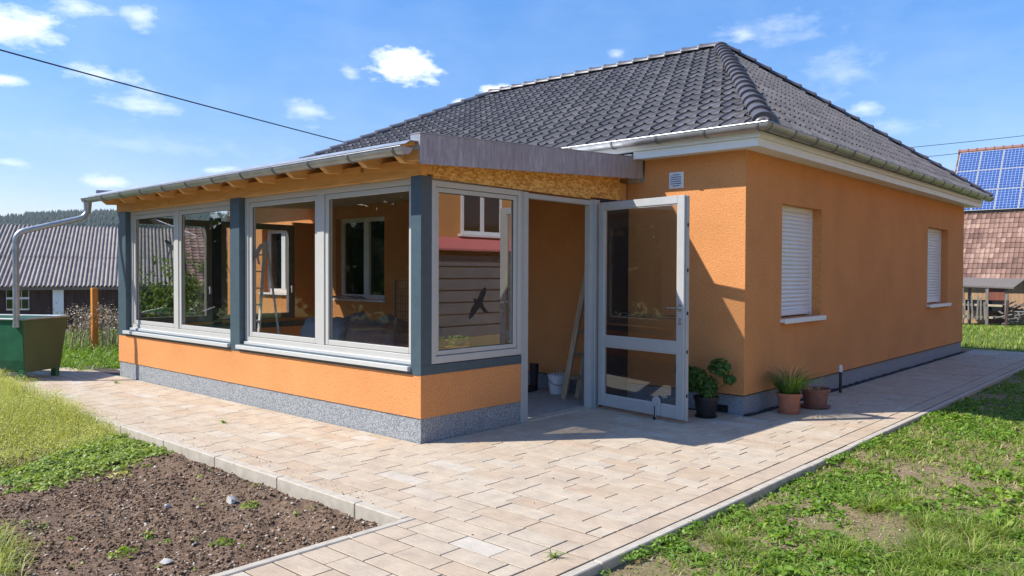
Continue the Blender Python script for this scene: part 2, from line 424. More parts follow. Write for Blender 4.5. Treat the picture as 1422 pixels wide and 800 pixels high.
while y < 14.2:
    y1 = y + hh
    if y1 < -1.480: row(y, hh, BX, 2.765)
    elif y < -1.495: row(y, hh, BX, 2.765)
    elif y1 <= .02: row(y, hh, -8.6 + max(0, (y + 1.5)) * -.15, 2.765)
    elif y < 0: row(y, .004 - y, -8.2, .004); row(y, hh, .006, 2.765)
    elif y1 < HY: row(y, hh, .004, 2.765)
    elif y < HY: row(y, HY + .012 - y, .004, HX); row(y, hh, HX + .01, 2.765)
    else: row(y, hh, HX + .06, 2.765)
    y = y1
y = -7.0
while y < 14.2:
    L = random.choice([.47, .47, .95]); L = .474
    paver(2.768, 2.938, y, y + L, t=random.uniform(0, .45)); y += L
pav = pv.build('paving', 'paver'); tag(pav, kind='structure')
sb = MB(); sb.box(-8.8, 1.60, -1.50, .3, -.12, -.0052); sb.box(1.605, 2.935, -7.2, 14.2, -.12, -.0044); sb.box(-8, 1.60, .302, 4, -.12, -.0048)
tag(sb.build('path_bedding', 'joint_sand'), kind='structure')
# kerbs: concrete edging stones, one metre each
kb = MB()
def stones(ax, fixed0, fixed1, a, b, L=1.0, zt=.004, zb=-.35):
    p = a
    while p < b - .01:
        q = min(b, p + L); j = .003; zz = zt + random.uniform(-.003, .003)
        if ax == 'x': kb.box(p + j, q - j, fixed0, fixed1, zb, zz)
        else: kb.box(fixed0, fixed1, p + j, q - j, zb, zz)
        p = q
stones('x', -1.565, -1.492, -8.9, 1.60)
stones('y', 1.602, 1.662, -7.0, -1.492)
stones('y', 2.941, 3.005, -7.3, 14.2, zt=-.002)
o = kb.build('kerb_edging', 'kerb_concrete', bevel=.006); tag(o, kind='structure')
kb = MB(); kb.box(-7.9, -7.0, .30, .36, -.2, .0); kb.box(-13, -7.65, -.36, -.30, -.2, .0); stones('x', 14.2, 14.26, HX - .5, 3.0)
o = kb.build('path_edging', 'kerb_concrete'); tag(o, kind='structure')
# dark drainage gap along the house
g = MB(); N = 120
for i in range(N):
    y0 = HY + HW * i / N; y1 = HY + HW * (i + 1) / N; w = .05 + .03 * random.random()
    g.box(HX + .002, HX + w, y0, y1, -.03, .004 + .015 * random.random())
g.box(.35, HX - .42, HY - .045, HY - .003, -.02, .012)
tag(g.build('drainage_gap', 'gravel_dark'), kind='structure')

# ------------------------------------------------------------------ bungalow
H = thing('bungalow', 'orange rendered bungalow with dark grey hipped tile roof and white shutters', 'house', (HX, HY, 0))
PL = .2275
def wall_mb(axis, const, a0, a1, z0, z1, holes, depth, outward):
    """face grid with openings and reveals; axis 'x': wall runs along x at y=const"""
    us = sorted({a0, a1, *[h[0] for h in holes], *[h[1] for h in holes]}); zs = sorted({z0, z1, *[h[2] for h in holes], *[h[3] for h in holes]})
    mb = MB(); P = (lambda u, z, d: (u, const - outward * d, z)) if axis == 'x' else (lambda u, z, d: (const - outward * d, u, z))
    for i in range(len(us) - 1):
        for j in range(len(zs) - 1):
            um, zm = (us[i] + us[i + 1]) / 2, (zs[j] + zs[j + 1]) / 2
            if any(h[0] < um < h[1] and h[2] < zm < h[3] for h in holes): continue
            for d in (0, .3): mb.add([P(us[i], zs[j], d), P(us[i + 1], zs[j], d), P(us[i + 1], zs[j + 1], d), P(us[i], zs[j + 1], d)], [(0, 1, 2, 3)])
    for h in holes:
        c = [(h[0], h[2]), (h[1], h[2]), (h[1], h[3]), (h[0], h[3])]
        for k in range(4):
            (u0, w0), (u1, w1) = c[k], c[(k + 1) % 4]
            mb.add([P(u0, w0, 0), P(u1, w1, 0), P(u1, w1, .3), P(u0, w0, .3)], [(0, 1, 2, 3)])
    return mb
W1 = (HY + .985, HY + 2.25, 1.055, 2.46); W2 = (HY + 7.34, HY + 8.76, 1.055, 2.47)
wall_mb('y', HX, HY, HY + HW, PL, 3.0, [W1, W2], .3, 1).build('side_wall', 'orange_render', H)
BW = (-6.24, -4.86, 1.14, 2.56); LW = (-8.75, -7.55, 1.2, 2.45)
wall_mb('x', HY, HL, HX, PL, 3.0, [BW, LW], .3, -1).build('front_wall', 'orange_render', H)
m = MB(); m.box(HL, HX, HY + HW - .002, HY + HW + .0, PL, 3.0); m.box(HL, HL + .002, HY, HY + HW, PL, 3.0)
m.build('rear_wall', 'orange_render', H)
m = MB(); m.box(HL + .02, HX - .018, HY + .018, HY + .3, -.3, PL); m.box(HX - .3, HX - .018, HY + .301, HY + HW - .02, -.3, PL)
m.box(HL + .02, HX - .31, HY + HW - .3, HY + HW - .02, -.3, PL); m.box(HL + .02, HL + .3, HY + .301, HY + HW - .31, -.3, PL)
m.build('plinth', 'smooth_plinth', H)
m = MB(); m.box(HX - .0175, HX + .003, HY - .002, HY + HW, PL - .008, PL + .002); m.box(HL, HX + .0028, HY - .003, HY + .0175, PL - .0078, PL + .0018)
m.build('drip_rail', 'dark_gap', H)
m = MB(); m.box(.95, HX - .20, HY - .004, HY + .0175, .015, .095)
m.build('light_well_opening', 'dark_gap', H)
# soffit and fascia
E1 = .24
m = MB(); m.box(HX - .02, HX + E1, HY - E1, HY + HW + E1, 2.995, 3.02); m.box(.235, HX - .021, HY - E1, HY + .02, 2.995, 3.02)
m.box(HL - E1, .2, HY - E1, HY + .02, 3.03, 3.05)
m.build('soffit', 'white_paint', H)
m = MB(); m.box(HX + E1 + .001, HX + E1 + .022, HY - E1 - .022, HY + HW + E1, 2.978, 3.065); m.box(.235, HX + E1, HY - E1 - .022, HY - E1 - .001, 2.978, 3.065)
m.box(HX + E1 + .001, HX + E1 + .055, HY - E1 - .055, HY + HW + E1, 3.067, 3.13); m.box(HL - E1, HX + E1, HY - E1 - .055, HY - E1 - .001, 3.067, 3.13)
m.build('fascia_board', 'white_paint', H)
EO = .40; ZE = 3.175; AP1 = Vector((-1.37, 8.433, 5.76)); AP2 = Vector((-7.17, 8.433, 5.76))
c1 = Vector((HX + EO, HY - EO, ZE)); c2 = Vector((HX + EO, HY + HW + EO, ZE)); c3 = Vector((HL - EO, HY + HW + EO, ZE)); c4 = Vector((HL - EO, HY - EO, ZE))
def th(u):                      # two rolls per tile
    d = min(u, abs(u - .15), abs(.30 - u)) / .042
    return .025 * (.5 + .5 * math.cos(math.pi * d)) if d < 1 else 0.
def tiles(a, b, top, clips, name):
    e = (b - a).normalized(); W = (b - a).length
    mid = a + e * (top - a).dot(e); s_ = (top - mid); L = s_.length; s_.normalize(); n = e.cross(s_).normalized()
    if n.z < 0: n = -n
    if e.cross(s_).z < 0: e0 = a; a = b; b = e0; e = -e
    sgn = 1 if e.x > .5 else -1
    nr = int(round(L / .335)); rl = L / nr; nc = int(W / .30) + 2; mb = MB()
    us = [.0, .015, .03, .042, .075, .108, .12, .135, .15, .165, .18, .192, .225, .258, .275, .29, .30, .3005]
    hs = [th(u) for u in us]; hs[-3] += .008; hs[-2] += .012; hs[-1] = .002
    for r in range(nr):
        for c in range(-1, nc):
            u0 = c * .30 + (r % 2) * .15; tz = random.uniform(-.002, .002); tl = random.uniform(-.003, .003)
            vs = []
            for k, u in enumerate(us):
                uu = min(max(u0 + u, -.1), W + .1); f = a + e * uu + s_ * (r * rl + tl); bk = a + e * uu + s_ * ((r + 1) * rl + .03)
                vs += [f + n * (.002 + tz), f + n * (hs[k] + .024 + tz), bk + n * hs[k]]
            fs = []
            for k in range(len(us) - 1):
                if max(hs[k], hs[k + 1]) < .012 or k == len(us) - 2: fs.append((3 * k, 3 * k + 3, 3 * k + 4, 3 * k + 1))
                fs.append((3 * k + 1, 3 * k + 4, 3 * k + 5, 3 * k + 2))
            mb.add(vs, fs, min(1, max(0, random.gauss(.5, .22))))
    ob = mb.build(name, 'roof_tile', H, smooth=False)
    bm = bmesh.new(); bm.from_mesh(ob.data)
    for co, no in clips + [(a, -e), (b, e)]:
        bmesh.ops.bisect_plane(bm, geom=bm.verts[:] + bm.edges[:] + bm.faces[:], plane_co=Vector(co) - Vector(ORG[H.name]), plane_no=no, clear_outer=True)
    bm.to_mesh(ob.data); bm.free(); ob.data.polygons.foreach_set('use_smooth', [True] * len(ob.data.polygons))
    try: ob.data.set_sharp_from_angle(angle=R(50))
    except Exception: pass
    return ob
def vplane(p, q, inside):       # vertical plane through p,q; keeps the side of 'inside'
    d = (q - p); n = Vector((d.y, -d.x, 0)).normalized()
    if n.dot(inside - p) > 0: n = -n
    return (p, n)
ctrF = (c1 + c4 + AP1 + AP2) / 4; ctrR = (c1 + c2 + AP1) / 3
tiles(c4, c1, AP1, [vplane(c1, AP1, ctrF), vplane(c4, AP2, ctrF)], 'front_roof_slope')
tiles(c1, c2, AP1, [vplane(c1, AP1, ctrR), vplane(c2, AP1, ctrR)], 'side_roof_slope')
m = MB(); dz = Vector((0, 0, -.012))
m.add([p + dz for p in (c1, c2, c3, c4, AP1, AP2)], [(3, 0, 4, 5), (0, 1, 4), (1, 2, 5, 4), (2, 3, 5), (0, 3, 2, 1)])
m.build('roof_underlay', 'roof_tile', H)
def caps(a, b, name, n, r=.115):
    a = Vector(a); b = Vector(b); d = (b - a).normalized(); up = Vector((0, 0, 1)); x = d.cross(up).normalized(); u = x.cross(d)
    L = (b - a).length / n; mb = MB()
    for i in range(n):
        p0 = a + d * (L * i - .03); p1 = a + d * (L * (i + 1) + .015); vs = []; K = 12
        for p, rr, lift in ((p0, r * 1.06, .035), (p0 + d * .03, r * 1.07, .036), (p0 + d * .045, r * 1.0, .03), (p1, r * .9, .012)):
            for k in range(K + 1):
                t = math.pi * k / K; vs.append(p + x * math.cos(t) * rr + u * (math.sin(t) * rr * .78 + lift - .03))
        q = K + 1; fs = [(j * q + k, j * q + k + 1, (j + 1) * q + k + 1, (j + 1) * q + k) for j in range(3) for k in range(K)]
        fs.append(tuple(range(q)))
        if i == n - 1: fs.append(tuple(3 * q + k for k in range(q)))
        mb.add(vs, fs)
    return mb.build(name, 'ridge_tile', H, smooth=True)
hz = Vector((0, 0, .035))
caps(c1 + Vector((-.06, .09, .04)) + hz * .4, AP1 + hz, 'hip_cap', 19)
caps(c2 + Vector((-.05, -.1, .03)) + hz * .4, AP1 + hz, 'hip_cap', 19)
caps(c4 + Vector((.06, .09, .03)) + hz * .4, AP2 + hz, 'hip_cap', 19)
caps(AP2 + hz, AP1 + hz, 'ridge_cap', 16)
m = MB(); m.lathe([(.125, 0), (.118, .04), (.09, .075), (.05, .095), (.001, .10)], 0, 0, 20)
m.v = [(AP1.x + x, AP1.y + y, AP1.z + .0 + z) for x, y, z in m.v]; m.build('apex_cap', 'ridge_tile', H, smooth=True)
# rounded starter cap at the eave corner
m = MB(); m.lathe([(.125, 0), (.12, .05), (.095, .10), (.05, .125), (.001, .13)], 0, 0, 20)
q = c1 + Vector((-.09, .13, .0)); m.v = [(q.x + x, q.y + y, q.z + z - .0) for x, y, z in m.v]; m.build('hip_end_cap', 'ridge_tile', H, smooth=True)

def gutter(parent, a, b, out, zl, r=.068, name='gutter', nb=.62, endcap=(True, True), mitre=(0, 0)):
    """half-round gutter, a->b line of the outer lip; out = unit vector pointing away from the wall; mitre shortens the wall side"""
    a, b, out = Vector(a), Vector(b), Vector(out); d = (b - a).normalized(); mb = MB(); K = 14
    ca = a - out * r; cb = b - out * r
    def ring(p, sgn, mi, rr):
        res = []
        for k in range(K + 1):
            t = math.pi * k / K; off = out * math.cos(t) * rr; q = p + off + Vector((0, 0, -math.sin(t) * rr))
            q -= d * sgn * mi * (r + off.dot(out) * -1); res.append(q)
        return res
    for rr, fl in ((r, 0), (r - .004, 1)):
        A = ring(ca, -1, mitre[0], rr); B = ring(cb, 1, mitre[1], rr); n = K + 1
        fs = [(i, i + 1, n + i + 1, n + i) for i in range(K)]
        mb.add(A + B, [f[::-1] for f in fs] if fl else fs)
    for end, p in zip(endcap, (ca, cb)):
        if end: mb.add(ring(p, 0, 0, r), [tuple(range(K + 1))])
    mb.tube([a, b], .0065, 8)
    g = mb.build(name, 'zinc', parent, smooth=True)
    L = (b - a).length; k = max(2, int(L / nb))
    for i in range(k + 1):
        p = ca + d * (.12 + (L - .24) * i / k); w = .013; br = MB(); vs = []
        for j in range(13):
            t = math.pi * j / 12; o_ = out * math.cos(t) - Vector((0, 0, math.sin(t)))
            vs += [p + o_ * r - d * w, p + o_ * (r + .009) - d * w, p + o_ * (r + .009) + d * w, p + o_ * r + d * w]
        br.add(vs, [(4 * j + q, 4 * j + (q + 1) % 4, 4 * j + 4 + (q + 1) % 4, 4 * j + 4 + q) for j in range(12) for q in range(3)])
        br.build('gutter_bracket', 'bracket_zinc_shaded', g)
    return g
ZG = 3.19; OL = .452
gutter(H, (HL - OL, HY - OL, ZG), (HX + OL, HY - OL, ZG), (0, -1, 0), ZG, r=.076, name='front_gutter', endcap=(True, False), mitre=(0, 1))
gutter(H, (HX + OL, HY - OL, ZG), (HX + OL, HY + HW + OL, ZG), (1, 0, 0), ZG, r=.076, name='side_gutter', endcap=(False, True), mitre=(1, 0))

def shutter_window(y0, y1, z0, z1):
    w = MB(); d = HX - .135
    w.box(d - .05, d + .008, y0, y0 + .035, z0, z1); w.box(d - .05, d + .012, y1 - .045, y1, z0, z1); w.box(d - .05, d + .006, y0 + .0351, y1 - .0451, z1 - .05, z1)
    win = w.build('window', 'white_paint', H)
    sh = MB(); z = z0 + .03; n = int((z1 - z0 - .03) / .052); hs = (z1 - z0 - .04) / n
    for i in range(n):
        za = z + i * hs; pr = []
        for k in range(6):
            t = k / 5; pr.append((d - .006 + .011 * math.sin(math.pi * t), za + t * (hs - .006)))
        vs = [(x, y0 + .036, zz) for x, zz in pr] + [(x, y1 - .046, zz) for x, zz in pr]
        sh.add(vs, [(k, k + 6, k + 7, k + 1) for k in range(5)])
        sh.box(d - .03, d - .012, y0 + .036, y1 - .046, za, za + hs)
    sh.build('roller_shutter', 'shutter_white', win, smooth=True)
    bb = MB(); bb.box(d - .01, d + .014, y0 + .05, y1 - .13, z0 + .018, z0 + .085); bb.build('shutter_end_bar', 'shutter_white', win, bevel=.004)
    si = MB(); si.box(d - .02, HX + .055, y0 - .03, y1 + .035, z0 - .045, z0 - .005); si.box(HX + .056, HX + .064, y0 - .03, y1 + .035, z0 - .06, z0 + .0)
    si.build('window_sill', 'white_paint', win, bevel=.003)
    gl = MB(); gl.box(d - .12, d - .1, y0, y1, z0, z1); gl.build('pane', 'dark_glass', win)
shutter_window(*W1); shutter_window(*W2)
def front_window(x0, x1, z0, z1, mull):
    w = MB(); y0, y1 = HY + .12, HY + .19; t = .075
    w.box(x0, x0 + t, y0, y1, z0, z1); w.box(x1 - t, x1, y0, y1, z0, z1); w.box(x0 + t, x1 - t, y0 + .001, y1, z1 - t, z1); w.box(x0 + t, x1 - t, y0 + .001, y1, z0, z0 + t)
    for xm in mull: w.box(xm - .07, xm + .07, y0 - .008, y1, z0 + t, z1 - t)
    win = w.build('window', 'white_paint', H)
    g = MB(); g.box(x0 + .02, x1 - .02, y1 - .03, y1 - .012, z0 + .02, z1 - .02); g.build('pane', 'dark_glass', win)
    si = MB(); si.box(x0 - .04, x1 + .04, HY - .06, y0, z0 - .035, z0 - .002); si.build('window_sill', 'white_paint', win)
front_window(*BW, [-5.5]); front_window(*LW, [-8.15])
# ventilation grille
v = MB(); cx, cz = .68, 2.715; v.box(cx - .098, cx + .098, HY - .022, HY - .001, cz - .098, cz + .098); grille = v.build('vent_grille', 'white_plastic', H, bevel=.006)
sl = MB()
for i in range(6):
    z = cz - .07 + i * .026; hw = .07 if 0 < i < 5 else .045
    sl.box(cx - hw, cx + hw, HY - .0245, HY - .0222, z, z + .010)
sl.build('slot', 'dark_gap', grille)
sl = MB()
for i in range(6):
    z = cz - .058 + i * .026
    sl.prism([(cx - .074, HY - .0225, z), (cx - .074, HY - .036, z - .006), (cx - .074, HY - .0225, z + .008)], (.148, 0, 0))
sl.build('louvre', 'white_plastic', grille)

# ------------------------------------------------------------------ sunroom
S = thing('sunroom', 'glazed sunroom extension on an orange knee wall with anthracite posts and flat zinc edged roof', 'sunroom', (0, 0, 0))
L = 7.0; DP = 1.41
m = MB(); m.box(-L + .012, -.012, .012, .20, -.3, .2338); m.box(-.20, -.012, .2005, DP, -.3, .2338); m.box(-L + .012, -L + .2, .2005, HY - .02, -.3, .2338)
m.build('plinth', 'mosaic_plinth', S)
m = MB()
def Lsh(m, o, z0, z1, w=.22, xend=-L, yend=DP):
    P = [(-L - o, -o), (o, -o), (o, yend), (-w, yend), (-w, w), (-L + w, w), (-L + w, HY - .002), (-L - o, HY - .002)]
    m.prism([(x, y, z0) for x, y in P], (0, 0, z1 - z0))
Lsh(m, 0, .2342, .637); m.build('knee_wall', 'orange_render', S)
m = MB(); Lsh(m, .006, .638, .728, .2); m.build('sill_plate', 'anthracite_paint', S)
ZT = 2.50
for x0, x1, y0, y1 in ((-.14, .0, 0, .132), (-3.56, -3.335, 0, .13), (-L, -6.72, 0, .13)):
    m = MB(); m.box(x0, x1 + .003 * (x1 == 0), y0 - .003, y1, .7285, ZT + .005); m.build('post', 'anthracite_paint', S)
for y0, y1, mm_ in ((1.46, 1.60, 'anthracite_board'), (3.0, HY - .004, 'orange_render')):
    m = MB(); m.box(-L, -L + .13, y0, y1, .7285, ZT); m.build('post' if y0 < 2 else 'corner_pier', mm_, S)
# front windows
def fixed_pair(axis, a0, a1, mull, z0, z1, plane, inner, t=.075, s_=.055, tz=.07, name_label=None, decals=(), frame='frame_grey', sill=True, panes_mat='window_glass'):
    """window lying in a plane; axis x: y=plane, outward -y ; axis y: x=plane, outward +x"""
    def B(m, u0, u1, d0, d1, za, zb):
        if axis == 'x': m.box(u0, u1, plane + d0, plane + d1, za, zb)
        else: m.box(plane - d0, plane - d1, u0, u1, za, zb)
    w = MB()
    B(w, a0, a0 + t, 0, .09, z0, z1); B(w, a1 - t, a1, 0, .09, z0, z1); B(w, a0 + t, a1 - t, .0, .09, z1 - t, z1); B(w, a0 + t, a1 - t, .0, .09, z0, z0 + tz)
    segs = []; p = a0 + t
    for mm in mull: segs.append((p, mm[0])); B(w, mm[0], mm[1], .002, .088, z0 + tz, z1 - t); p = mm[1]
    segs.append((p, a1 - t)); win = w.build('window', frame, S, bevel=.004)
    for (u0, u1) in segs:
        f = MB(); za, zb = z0 + tz + .004, z1 - t - .004; u0 += .004; u1 -= .004
        B(f, u0, u0 + s_, .016, .075, za, zb); B(f, u1 - s_, u1, .016, .075, za, zb); B(f, u0 + s_, u1 - s_, .017, .074, zb - s_, zb); B(f, u0 + s_, u1 - s_, .017, .074, za, za + s_)
        f.build('sash', frame, win, bevel=.004)
        g = MB(); B(g, u0 + s_ - .008, u1 - s_ + .008, .040, .058, za + s_ - .008, zb - s_ + .008); g.build('pane', panes_mat, win)
        k = MB()
        B(k, u0 + s_ - .0, u0 + s_ + .006, .034, .039, za + s_, zb - s_); B(k, u1 - s_ - .006, u1 - s_, .034, .039, za + s_, zb - s_)
        B(k, u0 + s_ + .006, u1 - s_ - .006, .034, .039, zb - s_ - .006, zb - s_); B(k, u0 + s_ + .006, u1 - s_ - .006, .034, .039, za + s_, za + s_ + .006)
        k.build('glazing_seal', 'rubber', win)
    if sill:
        si = MB(); B(si, a0 - .03 if axis == 'x' else a0, a1 + .002, -.115, .04, z0 - .075, z0 - .030); B(si, a0 + .003, a1 - .003, -.03, .05, z0 - .0295, z0 + .012)
        si.build('window_sill', 'sill_grey', win, bevel=.003)
    return win
wA = fixed_pair('x', -6.718, -3.562, [(-5.25, -5.14)], .745, 2.52, .07, 0)
wB = fixed_pair('x', -3.333, -.142, [(-1.80, -1.665)], .745, 2.52, .07, 0)
wC = fixed_pair('y', .133, 1.41, [], .735, 2.475, .004, 0, t=.055, s_=.045, tz=.07, sill=False, panes_mat='coated_glass')
def bird(plane_axis, u, z, plane, sc_, rot, parent):
    pts = [(.10, .155), (.112, .135), (.098, .085), (.070, .035), (.058, .0), (.072, -.035), (.105, -.07), (.130, -.092), (.118, -.108), (.095, -.100), (.085, -.112), (.050, -.072), (.015, -.048), (-.025, -.085), (-.060, -.118), (-.095, -.142), (-.128, -.165), (-.138, -.140), (-.126, -.095), (-.095, -.042), (-.055, -.005), (-.060, .018), (-.082, .040), (-.052, .046), (-.018, .034), (.0, .062), (.028, .108), (.066, .145)]
    c, s_ = math.cos(rot), math.sin(rot); P = []
    for a, b in pts:
        a2, b2 = (a * c - b * s_) * sc_, (a * s_ + b * c) * sc_
        P.append((u + a2, plane, z + b2) if plane_axis == 'x' else (plane, u + a2, z + b2))
    mb = MB(); mb.prism(P, (0, -.002, 0) if plane_axis == 'x' else (.002, 0, 0)); mb.build('bird_sticker', 'decal_black', parent, recalc=True)
bird('y', .80, 1.30, -.0355, 1.0, 0, wC)
bird('x', -5.44, 1.96, .108, 1.0, R(-75), wA)
bird('x', -3.13, 1.83, .108, 1.0, R(-20), wB)
# end wall windows (seen through the room)
def end_window(y0, y1):
    w = MB(); X0, X1 = -L + .02, -L + .10; t = .10; z0, z1 = .78, 2.45
    w.box(X0, X1, y0, y0 + t, z0, z1); w.box(X0, X1, y1 - t, y1, z0, z1); w.box(X0, X1, y0 + t, y1 - t, z1 - t, z1); w.box(X0, X1, y0 + t, y1 - t, z0, z0 + t)
    win = w.build('window', 'frame_backlit', S)
    g = MB(); g.box(X0 + .03, X0 + .048, y0 + t - .01, y1 - t + .01, z0 + t - .01, z1 - t + .01); g.build('pane', 'window_glass', win)
    h = MB(); h.box(X1, X1 + .03, y1 - .07, y1 - .04, 1.32, 1.36); h.box(X1 + .03, X1 + .045, y1 - .068, y1 - .042, 1.24, 1.36); h.build('handle', 'white_plastic', win)
end_window(.135, 1.455); end_window(1.605, 2.995)
m = MB(); m.box(-L, -L + .12, .131, HY - .01, .730, .775); m.build('inner_sill', 'spruce_wood', S)
# inside lining of the knee wall and floor
m = MB(); m.box(-L + .23, -.21, .21, HY - .01, -.05, .012); m.box(-.205, -.05, DP + .11, HY - .02, -.05, .010); m.build('floor', 'concrete', S)
m = MB(); m.box(-L + .21, -.21, .13, .26, .730, .755); m.build('inner_board', 'spruce_wood', S)
# timber
m = MB(); m.box(-L - .02, .006, -.012, .065, ZT + .008, 2.665); m.box(-L - .02, .006, .066, .14, 2.525, 2.665); m.build('header_beam', 'spruce_wood', S)
k = 0; x = -7.02
xs_r = [-7.0 + .635 * i for i in range(12)]
def zr(y): return 2.665 + .048 * (y + .0)
for x in xs_r:
    x = min(x, -.10); m = MB()
    P = [(x, -.275, zr(-.3) + .09), (x, -.275, zr(-.3) + .035), (x, -.17, zr(-.2) - .045), (x, 3.40, zr(3.4) - .045 + .0), (x, 3.40, zr(3.4) + .09)]
    m.prism(P, (.07, 0, 0)); m.build('rafter', 'rafter_wood', S)
m = MB(); m.prism([(-7.16, -.28, zr(-.28) + .092), (-7.16, 3.43, zr(3.43) + .092), (-7.16, 3.43, zr(3.43) + .112), (-7.16, -.28, zr(-.28) + .112)], (7.33, 0, 0)); m.build('roof_boarding', 'spruce_wood', S)
m = MB(); m.prism([(-7.19, -.30, zr(-.3) + .114), (-7.19, 3.434, zr(3.434) + .114), (-7.19, 3.434, zr(3.434) + .122), (-7.19, -.30, zr(-.3) + .122)], (7.39, 0, 0)); m.build('roof_sheet', 'zinc', S)
m = MB(); m.prism([(-6.86, .145, zr(.1) - .05), (-6.86, 3.43, zr(3.4) - .05), (-6.86, 3.43, zr(3.4) - .062), (-6.86, .145, zr(.1) - .062)], (6.72, 0, 0)); m.build('ceiling', 'ceiling_paint', S)
# OSB strip over the side
m = MB(); m.prism([(-.012, .143, ZT - .005 + .0), (-.012, 2.62, 2.475), (-.012, 2.62, 2.50), (-.012, 3.22, 2.50), (-.012, 3.22, zr(3.2) + .09), (-.012, .143, zr(.1) + .09)], (.022, 0, 0)); m.build('osb_panel', 'osb_board', S)
m = MB(); m.box(-.06, -.014, .143, 3.4, 2.51, 2.72); m.build('side_beam', 'spruce_wood', S)
m = MB(); m.prism([(.011, -.19, zr(0) - .05), (.011, 3.40, 2.80), (.011, 3.40, 2.86), (.011, -.19, 2.72)], (.205, 0, 0)); m.build('verge_soffit', 'spruce_wood', S)
# zinc verge fascia with rounded end at the wall
def verge(x0, x1, name):
    m = MB(); P = [(x0, -.215, 2.570), (x0, 3.30, 2.757), (x0, 3.40, 2.775), (x0, 3.425, 2.82), (x0, 3.434, 3.0), (x0, 3.20, 3.005), (x0, -.215, 2.835)]
    m.prism(P, (x1 - x0, 0, 0)); return m.build(name, 'weathered_zinc', S, recalc=True)
verge(.217, .232, 'verge_fascia'); m = MB(); m.prism([(-7.215, -.24, zr(-.24) + .09), (-7.215, 3.4, zr(3.4) + .09), (-7.215, 3.4, zr(3.4) + .19), (-7.215, -.24, zr(-.24) + .19)], (.015, 0, 0)); m.build('verge_fascia', 'weathered_zinc', S)
m = MB(); m.prism([(.10, -.22, 2.842), (.10, 3.2, 3.012), (.10, 3.2, 3.018), (.10, -.22, 2.848)], (.142, 0, 0)); m.build('verge_cap', 'weathered_zinc', S)
m = MB(); m.prism([(.232, 3.40, 2.72), (.232, 3.43, 2.73), (.232, 3.435, 2.99), (.232, 3.40, 2.99)], (-.22, 0, 0)); m.build('verge_return', 'weathered_zinc', S)
m = MB(); m.prism([(.10, -.215, 2.70), (.10, -.205, 2.70), (.10, -.205, 2.845), (.10, -.215, 2.845)], (.115, 0, 0)); m.build('verge_upstand', 'zinc', S)
gs = gutter(S, (-7.30, -.425, 2.705), (.215, -.425, 2.705), (0, -1, 0), 2.705, r=.066, nb=.66)
m = MB(); m.add([(-7.2, -.30, 2.775), (.21, -.30, 2.775), (.21, -.36, 2.735), (-7.2, -.36, 2.735)], [(0, 1, 2, 3)]); m.add([(-7.2, -.30, 2.772), (.21, -.30, 2.772), (.21, -.36, 2.732), (-7.2, -.36, 2.732)], [(3, 2, 1, 0)]); m.build('eaves_flashing', 'zinc', S)
# downpipe
def smoothpath(pts, r=.12, n=5):
    pts = [Vector(p) for p in pts]; out = [pts[0]]
    for i in range(1, len(pts) - 1):
        a, b, c = pts[i - 1], pts[i], pts[i + 1]; p = b + (a - b).normalized() * r; q = b + (c - b).normalized() * r
        for k in range(n + 1):
            t = k / n; out.append((1 - t) ** 2 * p + 2 * t * (1 - t) * b + t * t * q)
    return out + [pts[-1]]
PX, PY = -7.40, -1.265
m = MB(); m.tube(smoothpath([(-7.205, -.36, 2.66), (-7.205, -.36, 2.43), (PX, PY, 2.16), (PX, PY, .80)], .13, 6), .043, 16)
pp = m.build('downpipe', 'zinc', S, smooth=True)
m = MB(); m.tube([(-7.205, -.36, 2.68), (-7.205, -.36, 2.60), (-7.205, -.36, 2.50)], [.06, .055, .046], 16); m.build('pipe_socket', 'zinc', pp, smooth=True)
for z in (1.90, .79): m = MB(); m.tube([(PX, PY, z + .07), (PX, PY, z)], .047, 16); m.build('pipe_socket', 'zinc', pp, smooth=True)
# door frame
m = MB(); m.box(-.07, .012, 1.411, 1.512, 0.0, 2.47); m.box(-.07, .012, 2.615, 2.70, 0.0, 2.47); m.box(-.065, .008, 1.5125, 2.6145, 2.405, 2.46)
fr = m.build('door_frame', 'door_grey', S, bevel=.004)
m = MB(); m.box(-.075, .020, 2.702, 2.80, .0, 2.475); m.build('jamb_post', 'door_grey', fr, bevel=.004)
m = MB(); m.box(.0125, .020, 1.425, 1.44, .01, 2.46); m.box(.0125, .019, 2.64, 2.655, .01, 2.46); m.build('frame_rib', 'door_grey', fr)
m = MB(); m.box(-.06, -.0, 2.805, HY - .004, .0, 2.50); m.build('shade_panel', 'anthracite_board', S)  # near-black panel standing in for the shadowed gap beside the house wall
m = MB(); m.box(-.10, .03, 1.513, 2.614, -.01, .018); m.build('threshold', 'kerb_concrete', S)
# door leaf
A = Vector((.045, 2.735, 0)); Bv = Vector((1.30, 2.54, 0)); d = (Bv - A).normalized(); nrm = Vector((-d.y, d.x, 0)) # away from camera
LW_ = (Bv - A).length; ZB, ZTD = .04, 2.435
def leafbox(m, u0, u1, w0, w1, z0, z1):
    vs = [A + d * u + nrm * w + Vector((0, 0, z)) for z in (z0, z1) for w in (w0, w1) for u in (u0, u1)]
    m.add(vs, [(0, 2, 3, 1), (4, 5, 7, 6), (0, 1, 5, 4), (2, 6, 7, 3), (0, 4, 6, 2), (1, 3, 7, 5)])
m = MB(); st = .085
leafbox(m, 0, st, 0, .058, ZB, ZTD); leafbox(m, LW_ - st - .01, LW_, 0, .058, ZB, ZTD)
leafbox(m, st, LW_ - st - .01, .001, .057, ZTD - .085, ZTD); leafbox(m, st, LW_ - st - .01, .001, .057, ZB, ZB + .13); leafbox(m, st, LW_ - st - .01, .001, .057, .745, .865)
leafbox(m, LW_ + .0005, LW_ + .012, .028, .075, ZB - .01, ZTD - .005)
door = m.build('door', 'door_grey', S, bevel=.004)
